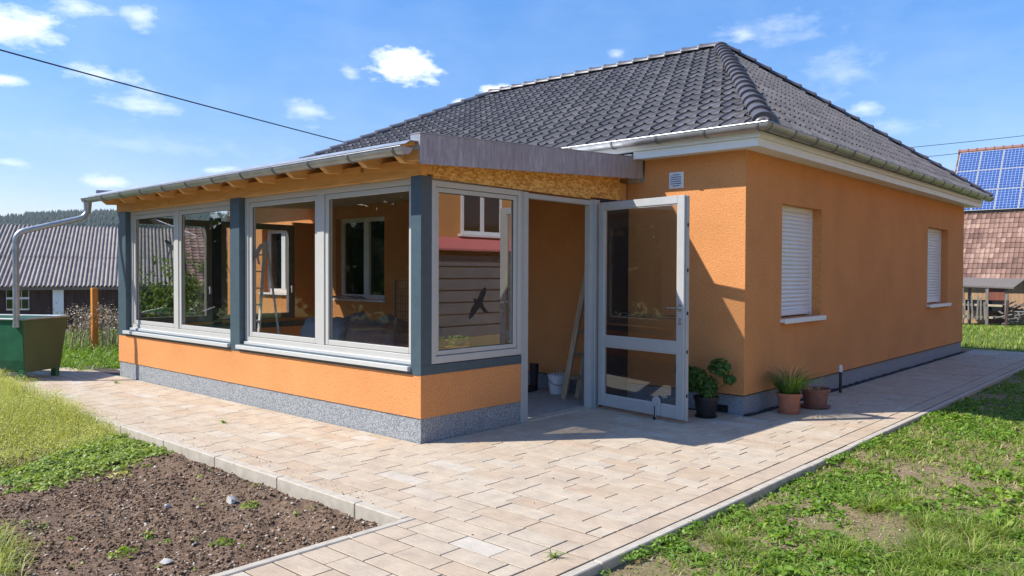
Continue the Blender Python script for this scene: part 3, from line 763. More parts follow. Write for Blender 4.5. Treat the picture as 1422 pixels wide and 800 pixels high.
for z0, z1 in ((ZB + .13, .745), (.865, ZTD - .085)):
    m = MB(); leafbox(m, st - .008, LW_ - st - .002, .022, .036, z0 - .008, z1 + .008); m.build('glass_panel', 'door_glass', door)
    m = MB(); leafbox(m, st, st + .012, .012, .02, z0, z1); leafbox(m, LW_ - st - .022, LW_ - st - .01, .012, .02, z0, z1)
    leafbox(m, st + .012, LW_ - st - .022, .012, .02, z0, z0 + .012); leafbox(m, st + .012, LW_ - st - .022, .012, .02, z1 - .012, z1); m.build('glazing_bead', 'frame_grey', door)
m = MB(); P0 = A + d * (LW_ - .045)
m.tube([P0 - nrm * .0 + Vector((0, 0, 1.235)), P0 - nrm * .05 + Vector((0, 0, 1.235))], .012, 10); m.tube([P0 - nrm * .05 + Vector((0, 0, 1.235)), P0 - nrm * .05 - d * .14 + Vector((0, 0, 1.235))], .009, 10)
leafbox(m, LW_ - .062, LW_ - .028, -.008, -.0005, 1.20, 1.27); m.build('door_handle', 'chrome', door)
m = MB(); leafbox(m, LW_ - .062, LW_ - .028, -.008, -.0005, 1.055, 1.125); m.tube([P0 - nrm * .008 + Vector((0, 0, 1.09)), P0 - nrm * .022 + Vector((0, 0, 1.09))], .010, 10); m.build('lock', 'chrome', door)
m = MB(); m.tube([A + d * .28 + nrm * .075 + Vector((0, 0, 1.14)), A + d * (LW_ - .09) + nrm * .075 + Vector((0, 0, 1.14))], .007, 8); m.tube([A + d * .28 + nrm * .075 + Vector((0, 0, 1.11)), A + d * (LW_ - .09) + nrm * .075 + Vector((0, 0, 1.11))], .006, 8)
for u in (.28, LW_ - .09): m.tube([A + d * u + nrm * .058 + Vector((0, 0, 1.125)), A + d * u + nrm * .08 + Vector((0, 0, 1.125))], .012, 8)
m.build('pale_line_rods', 'chrome', door)  # slim rods standing in for two pale lines across the glass
m = MB(); u = LW_ - .36
leafbox(m, u - .055, u + .055, -.016, -.0005, .05, .20)
P = [A + d * (u + .055 * math.cos(t)) - nrm * .016 + Vector((0, 0, .20 + .055 * math.sin(t))) for t in [math.pi * k / 10 for k in range(11)]]; m.prism(P, nrm * .0155)
leafbox(m, u - .012, u + .012, -.034, -.0165, .005, .19); m.build('foot_bolt', 'door_grey', door, bevel=.002)
m = MB(); leafbox(m, u - .006, u + .006, -.038, -.0345, .03, .15); leafbox(m, u - .018, u + .018, -.045, -.0345, .0, .03); m.build('bolt_rubber', 'rubber', door)
for z in (.28, .75, 1.16, 1.62, 2.1): m = MB(); leafbox(m, LW_ + .0125, LW_ + .018, .035, .055, z, z + .035); m.build('lock_plate', 'steel_black', door)

# ------------------------------------------------------------------ things inside and beside the sunroom
t = thing('ladder', 'weathered wooden ladder leaning upright against the wall inside the doorway', 'ladder', (-.55, 3.05, .012))
for dx, dy in ((0, 0), (.06, .20)):
    m = MB(); m.bar((-.62 + dx * 1.2, 2.92 + dy, .012), (-.33 + dx, 3.15 + dy * .8, 2.05), .035, .075, (1, 0, 0)); m.build('rail', 'ladder_wood', t)
for i in range(6):
    z = .28 + i * .29; f = z / 2.05; m = MB(); a = Vector((-.62 + .29 * f, 2.92 + .23 * f, z)); b = Vector((-.548 + .278 * f, 3.12 + .19 * f, z)); m.bar(a, b, .03, .045); m.build('rung', 'ladder_wood', t)
t = thing('board', 'short grey plank standing behind the hinge side of the open door', 'plank', (-.30, 2.95, .012))
m = MB(); m.bar((-.34, 2.98, .012), (-.30, 3.02, .66), .12, .03, (0, 1, 0)); m.build('plank', 'old_wood', t)
t = thing('bucket', 'white plastic bucket with trowel handles on the sunroom floor', 'bucket', (-.95, 3.22, .012))
m = MB(); m.lathe([(.001, .014), (.105, .014), (.112, .03), (.135, .25), (.142, .252), (.142, .268), (.132, .268), (.125, .22), (.10, .05), (.001, .05)], -.95, 3.22); m.build('body', 'white_plastic', t, smooth=True)
m = MB(); m.tube([(-.95 + .143 * math.cos(a), 3.22 + .143 * math.sin(a), .24 - .10 * math.sin(math.pi * (a + 2.4) / 3.2)) for a in [-2.4 + 3.2 * k / 12 for k in range(13)]], .004, 6); m.build('handle', 'wire_grey', t)
m = MB()
for k in range(5): m.bar((-.98 + .03 * k, 3.2, .15), (-1.0 + .05 * k, 3.22, .33 + .02 * (k % 3)), .014, .014)
m.build('tool_grip', 'ladder_wood', t)
t = thing('rubber_boot', 'black rubber boot standing just inside the door frame', 'boot', (-1.35, 3.2, .012))
m = MB(); m.tube([(-1.35, 3.2, .03), (-1.35, 3.2, .12), (-1.35, 3.2, .22), (-1.35, 3.2, .38)], [.055, .05, .055, .065], 14); m.tube([(-1.35, 3.22, .06), (-1.34, 3.12, .055), (-1.33, 3.0, .045), (-1.33, 2.94, .04)], [.05, .05, .045, .02], 12); m.build('body', 'black_plastic', t, smooth=True)
t = thing('step_ladder', 'white aluminium step ladder behind the sunroom end window', 'step ladder', (-6.2, 1.7, .012))
for s_ in (-1, 1):
    m = MB(); m.bar((-6.35, 1.72 + s_ * .22, .012), (-5.95, 1.72 + s_ * .15, 2.1), .025, .06, (1, 0, 0)); m.build('rail', 'white_paint', t)
    m = MB(); m.bar((-5.55, 1.72 + s_ * .25, .012), (-5.93, 1.72 + s_ * .16, 2.08), .02, .035, (1, 0, 0)); m.build('strut', 'white_paint', t)
for i in range(7):
    f = (.25 + i * .27) / 2.1; x = -6.35 + .4 * f; w = .22 - .07 * f; m = MB(); m.box(x - .04, x + .04, 1.72 - w, 1.72 + w, .25 + i * .27, .272 + i * .27); m.build('tread', 'white_paint', t)
# tarp-covered heaps and mesh crate by the back wall
def drape(name, label, cat, mat, x0, x1, y0, y1, h, seed, grp=None):
    n = 26; r = random.Random(seed); X, Y = np.meshgrid(np.linspace(0, 1, n), np.linspace(0, 1, n), indexing='ij')
    e = np.minimum(np.minimum(X, 1 - X), np.minimum(Y, 1 - Y)); z = h * np.clip(e / .12, 0, 1) ** .5 * (.72 + .5 * (fbm(X + seed, Y, 3, 2.5)) ) + .09 * h * (fbm(X + seed * 3, Y, 3, 9.) - .4)
    z[e == 0] = .0
    V = np.stack([x0 + X * (x1 - x0), y0 + Y * (y1 - y0), z + .013], -1).reshape(-1, 3); I = np.arange(n * n).reshape(n, n)
    F = np.stack([I[:-1, :-1], I[1:, :-1], I[1:, 1:], I[:-1, 1:]], -1).reshape(-1, 4)
    o = npmesh(name, mat, V, F, origin=((x0 + x1) / 2, (y0 + y1) / 2, .013), smooth=True); tag(o, label, cat); return o
drape('covered_stack', 'grey plastic sheet draped over a heap behind the right front window', 'covered heap', 'tarp_grey', -4.9, -3.7, 1.7, 3.0, .92, 3)
drape('wrapped_bundle', 'reddish brown foil wrapped bundle beside the grey covered heap', 'bundle', 'tarp_brown', -3.6, -2.4, 1.6, 2.7, .88, 5)
t = thing('mesh_rack', 'upright wire mesh panel rack standing inside near the corner window', 'rack', (-2.3, 1.5, .012))
for x in (-2.45, -1.75):
    m = MB(); m.tube([(x, 1.7, .012), (x, 1.7, 1.5)], .012, 8); m.build('upright', 'wire_grey', t)
m = MB()
for i in range(15): m.tube([(-2.45, 1.7, .1 + i * .1), (-1.75, 1.7, .1 + i * .1)], .0035, 5)
for i in range(1, 14): m.tube([(-2.45 + i * .05, 1.7, .1), (-2.45 + i * .05, 1.7, 1.5)], .0028, 5)
m.build('wire_grid', 'wire_grey', t)
t = thing('seedling_tray', 'box of bright young seedlings on the sill inside the corner window', 'planter', (-.13, .48, .73))
m = MB(); m.box(-.19, -.095, .26, .74, .73, .87); m.build('box', 'spruce_wood', t); SEED = t
n = 20; X, Y = np.meshgrid(np.linspace(0, 1, n), np.linspace(0, 1, n), indexing='ij')
V = np.stack([-6.1 + X * .85, HY - .30 + Y * .28 - .03 * np.sin(X * 9), 1.15 + .09 * fbm(X, Y, 3, 6) * np.clip(np.minimum(np.minimum(X, 1 - X) * 8, 1), 0, 1)], -1).reshape(-1, 3); I = np.arange(n * n).reshape(n, n)
F = np.stack([I[:-1, :-1], I[1:, :-1], I[1:, 1:], I[:-1, 1:]], -1).reshape(-1, 4)
tag(npmesh('cloth', 'tarp_grey', V, F, origin=(-5.7, HY - .15, 1.14), smooth=True), 'crumpled grey cloth lying on the inner window sill', 'cloth')

# ------------------------------------------------------------------ foliage helpers
def leaves(P, N, size, asp=.5, jit=.5, curl=.25):
    """quad-pair leaves at points P with direction N; returns V,F (two triangles pairs as quads)"""
    n = len(P); N = N + RNG.normal(0, jit, (n, 3)); N /= np.linalg.norm(N, axis=1, keepdims=True) + 1e-9
    U = np.cross(N, RNG.normal(0, 1, (n, 3))); U /= np.linalg.norm(U, axis=1, keepdims=True) + 1e-9
    T = np.cross(N, U); s = np.broadcast_to(np.asarray(size), (n,))[:, None]
    a = P - U * s * .5; b = P + T * s * asp * .5 + N * s * curl * .3; c = P + U * s * .5 - N * s * curl * .2; d = P - T * s * asp * .5 + N * s * curl * .3
    V = np.stack([a, b, c, d], 1).reshape(-1, 3); F = np.arange(4 * n).reshape(n, 4); return V, F
def blades(P, h, w, lean=.35, az=None):
    """two-segment grass blades (as 1 quad + 1 degenerate-free quad)"""
    n = len(P); h = np.broadcast_to(np.asarray(h, float), (n,)); az = RNG.random(n) * 2 * np.pi if az is None else az
    D = np.stack([np.cos(az), np.sin(az), np.zeros(n)], 1); S_ = np.stack([-np.sin(az), np.cos(az), np.zeros(n)], 1)
    ln = (lean * (0.4 + RNG.random(n)))[:, None]; w = np.broadcast_to(np.asarray(w, float), (n,))[:, None] * .5; H_ = h[:, None]; up = np.array([0, 0, 1.])
    p0 = P; p1 = P + up * H_ * .6 + D * H_ * ln * .4; p2 = P + up * H_ * (1 - .25 * ln) + D * H_ * ln * 1.1
    V = np.stack([p0 - S_ * w, p0 + S_ * w, p1 + S_ * w * .8, p1 - S_ * w * .8, p2 + S_ * w * .15, p2 - S_ * w * .15], 1).reshape(-1, 3)
    k = np.arange(n)[:, None] * 6; F = np.concatenate([k + np.array([[0, 1, 2, 3]]), k + np.array([[3, 2, 4, 5]])], 0); return V, F
def merge(parts):
    V = []; F = []; T = []; o = 0
    for v, f, t in parts: V.append(v); F.append(f + o); T.append(t); o += len(v)
    return np.concatenate(V), np.concatenate(F), np.concatenate(T)
def rosettes(cx, cy, cz, nl, size, spread):
    """small broad-leaf weeds: nl leaves around each centre"""
    n = len(cx); k = nl; a = RNG.random((n, k)) * 2 * np.pi; r = spread[:, None] * np.sqrt(RNG.random((n, k)))
    P = np.stack([cx[:, None] + r * np.cos(a), cy[:, None] + r * np.sin(a), cz[:, None] + (.35 * spread[:, None] * (1.1 - r / (spread[:, None] + 1e-6)) + .006) * (0.5 + RNG.random((n, k)))], -1).reshape(-1, 3)
    N = np.stack([np.cos(a) * .5, np.sin(a) * .5, np.ones((n, k))], -1).reshape(-1, 3)
    return P, N, np.repeat(size, k)

k = 420; P = np.stack([RNG.uniform(-.18, -.10, k), np.where(RNG.random(k) < .5, RNG.normal(.34, .04, k), RNG.normal(.62, .06, k)), .87 + .10 * RNG.random(k) ** 1.5], 1); V, F = leaves(P, np.tile([.3, 0, 1.], (k, 1)), .03 + .03 * RNG.random(k), .6, .5); npmesh('foliage', 'bush_leaf', V, F, np.clip(RNG.normal(.8, .15, k), 0, 1), parent=SEED, origin=(-.13, .48, .73))
# ---- right lawn
def in_view(x, y, mx=80):
    f = np.array([-.67189, .74040]); r = np.array([.74049, .67206])
    dx = x - EYE.x; dy = y - EYE.y; z = dx * f[0] + dy * f[1]; u = 711 + 1086 * (dx * r[0] + dy * r[1]) / np.maximum(z, .01)
    return (z > .5) & (u > -mx) & (u < 1422 + mx)
def pick(n, x0, x1, y0, y1, dens):
    x = RNG.uniform(x0, x1, n); y = RNG.uniform(y0, y1, n); k = (RNG.random(n) < dens(x, y)) & in_view(x, y, 480); return x[k], y[k]
def dcam(x, y): return np.hypot(x - EYE.x, y - EYE.y)
parts = []
def ld(x, y):
    g = fbm(x, y, 4, 1.3); g2 = fbm(x + 40, y, 3, 5.)
    return np.clip((g - .34) * 3.6 + (g2 - .45) * 2.4 + .14 * np.clip(y - 1, -2, 2) + .22, .12, 1) * np.clip(4.5 / dcam(x, y), .25, 1)
x, y = pick(210000, 3.0, 9.0, -4.2, 11, ld)
h = .018 + .045 * RNG.random(len(x)) ** 2 + .035 * np.clip(fbm(x, y, 3, .9) - .45, 0, 1) * 4
V, F = blades(np.stack([x, y, lawn_h(x, y) - .004], 1), h, .006 + .003 * RNG.random(len(x)) * dcam(x, y) / 3, 1.2); 
t_ = np.clip(RNG.normal(.5, .2, len(x)) + (RNG.random(len(x)) < .10) * .5 + (.5 - ld(x, y)) * .2, 0, 1); parts.append((V, F, np.concatenate([t_, t_])))
V, F, T = merge(parts); o = npmesh('lawn_grass', 'lawn_leaf', V, F, T); tag(o, 'patchy sunlit grass of the lawn beside the paved path', 'grass', kind='stuff')
# broad-leaf weeds
def wd(x, y): g = fbm(x + 11, y + 5, 4, 1.6); return np.clip((g - .40) * 4 + (fbm(x, y, 2, 9.) - .4) * 1.5 + .12 * np.clip(y - 2, -2, 3), .03, 1) * np.clip(4.5 / dcam(x, y), .3, 1)
x, y = pick(80000, 3.02, 9, -4.2, 11, wd); sz = .018 + .024 * RNG.random(len(x)); sp = .02 + .05 * RNG.random(len(x))
P, N, S_ = rosettes(x, y, lawn_h(x, y), 9, sz, sp); V, F = leaves(P, N, S_, .8, .35); p1 = (V, F, np.clip(RNG.normal(.5, .22, len(F)), 0, 1))
x, y = pick(3600, 3.05, 8, -4.2, 7, lambda x, y: np.clip((fbm(x + 70, y, 3, 1.8) - .45) * 6, 0, 1)); sz = .035 + .03 * RNG.random(len(x)); sp = .05 + .06 * RNG.random(len(x))
P, N, S_ = rosettes(x, y, lawn_h(x, y) + .01, 14, sz, sp); V, F = leaves(P, N, S_, .65, .4, .5); p2 = (V, F, np.clip(RNG.normal(.55, .22, len(F)), 0, 1))
# weeds creeping over the kerb
y = RNG.uniform(-3, 5, 240); y = y[fbm(y, y * 0, 3, 1.3) > .46]; x = 3.0 + .06 * RNG.random(len(y))
P, N, S_ = rosettes(x, y, np.full(len(x), -.03), 16, .018 + .016 * RNG.random(len(x)), .03 + .04 * RNG.random(len(x))); V, F = leaves(P, N, S_, .7, .4); p3 = (V, F, np.clip(RNG.normal(.55, .2, len(F)), 0, 1))
V, F, T = merge([p1, p2, p3]); o = npmesh('lawn_weeds', 'weed_leaf', V, F, T); tag(o, 'low broad-leaved weeds and clover spread through the right lawn', 'weeds', kind='stuff')
# tall grass tufts in the right foreground
pr = []
for q in range(46):
    a, b = 4.4 + random.gauss(0, .42), -.35 + random.gauss(0, .75)
    if a < 3.2: continue
    k = random.randint(60, 190); r = np.abs(RNG.normal(0, .07, k)); aa = RNG.random(k) * 6.283; px, py = a + r * np.cos(aa), b + r * np.sin(aa)
    V, F = blades(np.stack([px, py, lawn_h(px, py)], 1), (.05 + .12 * RNG.random(k)) * random.uniform(.6, 1.15), .005, 1.3, aa + RNG.normal(0, .8, k)); t_ = np.clip(RNG.normal(.6, .22, k), 0, 1); pr.append((V, F, np.concatenate([t_, t_])))
V, F, T = merge(pr); o = npmesh('tall_grass', 'lawn_leaf', V, F, T); tag(o, 'taller bright green grass tufts rising from the right lawn', 'grass', kind='stuff')
# straw litter
x, y = pick(60000, 3.02, 7, -4.2, 6, lambda x, y: 1 - np.clip(ld(x, y), 0, .9)); P = np.stack([x, y, lawn_h(x, y) + .004], 1)
V, F = leaves(P, np.tile([0, 0, 1.], (len(P), 1)), .014 + .022 * RNG.random(len(P)), .12, .25); o = npmesh('straw_litter', 'dry_straw', V, F, RNG.random(len(F))); tag(o, 'dry straw and mowing litter on the bare lawn patches', 'straw', kind='stuff')

# ---- left bed: clods, weeds, tall seeding grass
ICO_V = []; phi = (1 + 5 ** .5) / 2
for a, b, c in ((0, 1, phi), (1, phi, 0), (phi, 0, 1)):
    for sa in (-1, 1):
        for sb_ in (-1, 1):
            p = [a, b, c]; idx = [i for i in range(3) if p[i] != 0]; p[idx[0]] *= sa; p[idx[1]] *= sb_; ICO_V.append(p)
bm = bmesh.new()
for p in ICO_V: bm.verts.new(p)
bmesh.ops.convex_hull(bm, input=bm.verts); bm.verts.index_update(); IV = np.array([v.co[:] for v in bm.verts]) / 1.902; IF = np.array([[v.index for v in f.verts] for f in bm.faces]); bm.free()
def lumps(P, s):
    n = len(P); sc3 = s[:, None, None] * (.6 + .8 * RNG.random((n, 1, 3))); V = IV[None] * (1 + .22 * RNG.normal(0, 1, (n, len(IV), 1)).clip(-1.5, 1.5)) * sc3
    a = RNG.random(n) * 6.283; c, s2 = np.cos(a)[:, None], np.sin(a)[:, None]; V = np.stack([V[..., 0] * c - V[..., 1] * s2, V[..., 0] * s2 + V[..., 1] * c, V[..., 2] * .75], -1)
    V = (V + P[:, None]).reshape(-1, 3); F = (IF[None] + (np.arange(n) * len(IV))[:, None, None]).reshape(-1, 3); return V, F
x, y = pick(230000, -7, 1.6, -5.5, -1.62, lambda x, y: np.clip(fbm(x, y, 3, 3.) * 1.5, 0, 1) * np.clip(4.5 / dcam(x, y), .2, 1)); s_ = .0028 + .009 * RNG.random(len(x)) ** 5 + .001 * dcam(x, y) / 4
V, F = lumps(np.stack([x, y, soil_h(x, y) + s_ * .2], 1), s_); T = np.repeat(np.clip(RNG.normal(.5, .32, len(x)), 0, .99), len(IF)); T[np.repeat(RNG.random(len(x)) < .006, len(IF))] = 1
o = npmesh('soil_clods', 'clod', V, F, T); tag(o, 'crumbly brown clods of earth covering the garden bed', 'soil', kind='stuff')
x, y = pick(45000, 3.02, 7, -4.2, 7, lambda x, y: (1 - np.clip(ld(x, y), 0, .95)) * .5); s_ = .003 + .006 * RNG.random(len(x)) ** 2
V, F = lumps(np.stack([x, y, lawn_h(x, y) + s_ * .2], 1), s_); o = npmesh('lawn_crumbs', 'clod', V, F, np.repeat(np.clip(RNG.normal(.75, .2, len(x)), 0, .99), len(IF))); tag(o, 'small crumbs of dry earth between the grass of the lawn', 'soil', kind='stuff')
def bedw(x, y):   # green low weeds along the left part of the bed
    return np.clip((fbm(x + 3, y, 3, 2.2) - .36) * 5, 0, 1) * (sstep(-1.3, -2.4, x) * sstep(-3.2, -2.4, y + .3 * (x + 2)) * sstep(-7, -5, x) ) + np.clip(fbm(x, y, 3, 3.) - .3, 0, 1) * sstep(0, .4, -(y + 3.0 + .30 * (x + .19))) * sstep(0, .5, -(y + 3.2 - .675 * (x + .59))) * .8
x, y = pick(26000, -8, 1.5, -5, -1.63, bedw); P, N, S_ = rosettes(x, y, soil_h(x, y), 8, .013 + .014 * RNG.random(len(x)), .03 + .04 * RNG.random(len(x))); V, F = leaves(P, N, S_, .8, .35); p1 = (V, F, np.clip(RNG.normal(.5, .22, len(F)), 0, 1))
wq = lambda x, y: np.clip(1.1 * np.exp(-((x + 2.15 + .5 * (y + 2)) / .62) ** 2 - ((y + 2.2) / .75) ** 2) * (fbm(x, y, 3, 4.) * 2.2 - .25) - .10, 0, 1)
x, y = pick(9000, -3.6, -1.1, -3.4, -1.63, wq); P, N, S_ = rosettes(x, y, soil_h(x, y) + .02 * wq(x, y), 12, .018 + .02 * RNG.random(len(x)), .03 + .045 * RNG.random(len(x))); V, F = leaves(P, N, S_, .85, .35); p4 = (V, F, np.clip(RNG.normal(.6, .3, len(F)), 0, 1))
x, y = pick(600, -6, 1.5, -4.5, -1.7, lambda x, y: np.full(x.shape, .22)); P, N, S_ = rosettes(x, y, soil_h(x, y), 9, .012 + .018 * RNG.random(len(x)), .02 + .03 * RNG.random(len(x))); V, F = leaves(P, N, S_, .7, .4); p2 = (V, F, np.clip(RNG.normal(.5, .25, len(F)), 0, 1))
V, F, T = merge([p1, p2, p4]); o = npmesh('bed_weeds', 'chickweed', V, F, T); tag(o, 'low green weeds spreading over the left end of the garden bed', 'weeds', kind='stuff')
def mound(x, y): return np.clip(sstep(-2.45, -3.2, x + .5 * (y + 1.6)) * sstep(-4.2, -2.9, y + .1 * x) * (fbm(x, y, 3, 1.6) * 2.2 - .2), 0, 1)
x, y = pick(60000, -9.3, -2.2, -4.4, -1.58, mound); hh_ = (.10 + .17 * RNG.random(len(x))) * (.45 + .8 * sstep(-2.7, -4.2, x)); V, F = blades(np.stack([x, y, soil_h(x, y) - .01], 1), hh_, .004, .7)
t_ = np.clip(RNG.normal(.5, .22, len(x)), 0, 1); p1 = (V, F, np.concatenate([t_, t_])); P = np.repeat(np.stack([x, y, soil_h(x, y) + hh_ * .8], 1), 3, 0); P = P + RNG.normal(0, .028, P.shape); V, F = leaves(P, np.tile([0, 0, 1.], (len(P), 1)), .009 + .009 * RNG.random(len(P)), .6, .8); p2 = (V, F, np.clip(RNG.normal(.72, .18, len(F)), 0, 1))
lowg = lambda x, y: sstep(0, .25, -(y + 3.12 + .30 * (x + .19))) * sstep(0, .3, -(y + 3.48 - .675 * (x + .59)))
x, y = pick(26000, -2, 1.4, -5.0, -2.85, lambda x, y: np.clip(lowg(x, y) * (fbm(x, y, 3, 3) * 2.6 - .35), 0, 1)); h2 = .05 + .11 * RNG.random(len(x)); V, F = blades(np.stack([x, y, soil_h(x, y) - .01], 1), h2, .0045, 1.0); t_ = np.clip(RNG.normal(.42, .25, len(x)), 0, 1); p3 = (V, F, np.concatenate([t_, t_]))
V, F, T = merge([p1, p2, p3]); o = npmesh('seeding_grass', 'yellow_grass', V, F, T); tag(o, 'yellow green seeding grass heaped at the left edge beside the kerb', 'grass', kind='stuff')
# pale stones
for (px, py, s_, lab) in ((.21, -2.0, .035, 'pale rounded stone lying beside a seedling in the middle of the bed'), (1.02, -2.83, .035, 'whitish stone at the bottom edge of the soil bed'), (-.05, -2.35, .022, 'small flat brown stone left of the pale rounded stone')):
    V, F = lumps(np.array([[px, py, soil_h(px, py) + s_ * .5]]), np.array([s_])); m = MB(); m.add(V.tolist(), F.tolist()); o = m.build('stone', 'pebble', origin=(px, py, float(soil_h(px, py))), smooth=True); tag(o, lab, 'stone', 'stones lying on the bed')
for (px, py, rr_, lab, mt, tt) in ((-1.19, -2.24, .10, 'yellow leaved seedling beside the low green weeds', 'yellow_grass', .7), (.40, -1.95, .08, 'green seedling next to the pale rounded stone', 'weed_leaf', .6), (.72, -2.95, .09, 'pale leafy seedling left of the whitish stone at the bottom of the bed', 'weed_leaf', .9), (.95, -2.45, .07, 'thin grassy seedling near the right end of the bed', 'lawn_leaf', .6)):
    k = 40; c_ = np.full(1, 1.); P, N, S_ = rosettes(c_ * px, c_ * py, c_ * float(soil_h(px, py)), k, c_ * .035, c_ * rr_); V, F = leaves(P, N, S_, .6, .45, .5)
    tag(npmesh('seedling', mt, V, F, np.clip(RNG.normal(tt, .15, len(F)), 0, 1), origin=(px, py, float(soil_h(px, py)))), lab, 'seedling', 'seedlings in the bed')
# tall weeds and meadow behind the trough
def wv(x, y): return np.clip(.35 + fbm(x, y, 3, .8), 0, 1) * sstep(-.36, -.2, y + .0 * x) * (1 - sstep(10, 18, -x) * .4)
x = RNG.uniform(-19, -8.0, 60000); y = RNG.uniform(-.33, 7.5, 60000); k = (RNG.random(60000) < wv(x, y)) & in_view(x, y, 60) & ~((x > -8.0) & (y < .35)); x, y = x[k], y[k]
h2 = .10 + .30 * RNG.random(len(x)) * (.5 + fbm(x, y, 3, .7)); V, F = blades(np.stack([x, y, hgt(x, y)], 1), h2, .014, .6); t_ = np.clip(RNG.normal(.6, .2, len(x)), 0, 1); p1 = (V, F, np.concatenate([t_, t_]))
P = np.stack([x, y, hgt(x, y) + h2 * RNG.random(len(x))], 1); V, F = leaves(P, np.tile([0, -.3, 1.], (len(P), 1)), .035 + .03 * RNG.random(len(P)), .6, .6); p2 = (V, F, np.clip(RNG.normal(.6, .22, len(F)), 0, 1))
V, F, T = merge([p1, p2]); o = npmesh('meadow_weeds', 'weed_leaf', V, F, T); tag(o, 'lush green weeds behind the trough at the edge of the paving', 'weeds', kind='stuff')
# far right meadow tufts
x = RNG.uniform(-4, 4, 26000); y = RNG.uniform(14.3, 34, 26000); k = in_view(x, y, 20) & (RNG.random(26000) < fbm(x, y, 3, .8) * 1.3) & (x > -3.5); x, y = x[k], y[k]; h2 = .04 + .10 * RNG.random(len(x))
V, F = blades(np.stack([x, y, hgt(x, y)], 1), h2, .02, .8); t_ = np.clip(RNG.normal(.62, .2, len(x)), 0, 1); o = npmesh('back_grass', 'lawn_leaf', V, F, np.concatenate([t_, t_])); tag(o, 'sunlit grass of the meadow behind the bungalow', 'grass', kind='stuff')
x = RNG.uniform(3.0, 9, 6000); y = RNG.uniform(11, 15, 6000); h2 = .04 + .08 * RNG.random(6000); V, F = blades(np.stack([x, y, hgt(x, y)], 1), h2, .02, .8); t_ = np.clip(RNG.normal(.5, .2, len(x)), 0, 1); o = npmesh('side_grass', 'lawn_leaf', V, F, np.concatenate([t_, t_])); tag(o, 'grass in the shade of the bungalow past the end of the lawn', 'grass', kind='stuff')
# sprigs growing in paving joints
for i, (x0, y0, lab) in enumerate(((2.76, -1.42, 'small green sprig growing in the border joint near the kerb'), (-2.3, -.75, 'tiny weed sprouting in a joint in front of the knee wall'), (-6.2, -.35, 'little seedling in a paving joint near the downpipe shadow'))):
    k = 26; a = RNG.random(k) * 6.283; V, F = blades(np.tile([x0, y0, -.002], (k, 1)) + RNG.normal(0, .008, (k, 3)) * [1, 1, 0], .02 + .04 * RNG.random(k), .008, 1.4, a)
    o = npmesh('paving_weed', 'weed_leaf', V, F, np.full(2 * k, .6), origin=(x0, y0, 0)); tag(o, lab, 'weed', 'weeds in the paving joints')

# crumbs of earth and dry bits blown onto the paving
n_ = 700; x = RNG.uniform(-8, 2.7, n_); y = np.where(RNG.random(n_) < .55, -1.49 + np.abs(RNG.normal(0, .12, n_)), RNG.uniform(-4, 3.2, n_)); k = ((y < 0) | (x > .1)) & ~((x > 1.2) & (y < -1.2) & (RNG.random(n_) < .8)); k &= ~((y < -1.5) & (x < 1.6)); x, y = x[k], y[k]
V, F = lumps(np.stack([x, y, np.full(len(x), .002)], 1), .0015 + .004 * RNG.random(len(x)) ** 2); tag(npmesh('paving_litter', 'clod', V, F, np.repeat(RNG.random(len(x)) * .8, len(IF))), 'fine crumbs of earth scattered over the paving', 'crumbs', kind='stuff')

# ------------------------------------------------------------------ pots
def pot(name, label, x, y, prof, mat, saucer=None, soil=None):
    t = thing(name, label, 'potted plant', (x, y, 0)); m = MB(); m.lathe(prof, x, y, 36); m.build('pot', mat, t, smooth=True)
    if saucer: m = MB(); m.lathe(saucer, x, y, 36); m.build('saucer', mat, t, smooth=True)
    m = MB(); m.lathe([(.001, soil[1]), (soil[0], soil[1] - .005)], x, y, 24); m.build('soil', 'pot_soil', t); return t
t1 = pot('potted_plant', 'leafy green plant in a black pot beside the open door', 1.27, 3.10, [(.001, .02), (.10, .02), (.105, .03), (.128, .20), (.140, .202), (.142, .235), (.132, .235), (.125, .18), (.001, .18)], 'black_plastic', [(.001, .0), (.115, .0), (.125, .018), (.12, .02), (.001, .012)], (.125, .215))
pr = []; st_ = MB(); cl = [(1.18, 3.02, .46, .13), (1.40, 3.16, .56, .13), (1.27, 3.10, .36, .14), (1.50, 3.20, .43, .07), (1.05, 2.98, .52, .10), (1.10, 3.1, .34, .10), (1.33, 3.05, .30, .09)]
for (a, b, c_, r) in cl:
    k = int(5200 * r); D = RNG.normal(0, 1, (k, 3)); D /= np.linalg.norm(D, axis=1, keepdims=True); P = np.array([a, b, c_]) + D * r * (RNG.random((k, 1)) ** .5) * [1, 1, .8]
    V, F = leaves(P, D + [0, 0, 1.0], .020 + .032 * RNG.random(k), .8, .55, .5); pr.append((V, F, np.clip(RNG.normal(.5, .22, k), 0, 1)))
    st_.tube([(1.27, 3.10, .21), ((1.27 + a) / 2, (3.10 + b) / 2, c_ * .6 + .05), (a, b, c_)], [.008, .006, .003], 6)
V, F, T = merge(pr); npmesh('foliage', 'pot_leaf', V, F, T, parent=t1, origin=(1.27, 3.10, 0)); st_.build('stem', 'bark', t1)
t2 = pot('potted_grass', 'spiky ornamental grass in an orange terracotta pot left of the empty brown pot', 1.85, 3.98, [(.001, .022), (.10, .022), (.108, .04), (.125, .19), (.138, .192), (.141, .235), (.131, .235), (.125, .18), (.001, .18)], 'terracotta', [(.001, .0), (.118, .0), (.13, .022), (.124, .024), (.001, .014)], (.125, .215))
k = 420; a = RNG.random(k) * 6.283; r = .09 * np.sqrt(RNG.random(k)); P = np.stack([1.85 + r * np.cos(a), 3.98 + r * np.sin(a), np.full(k, .21)], 1); V, F = blades(P, .16 + .22 * RNG.random(k), .007, 1.2, a); t_ = np.clip(RNG.normal(.55, .25, k), 0, 1); p1 = (V, F, np.concatenate([t_, t_]))
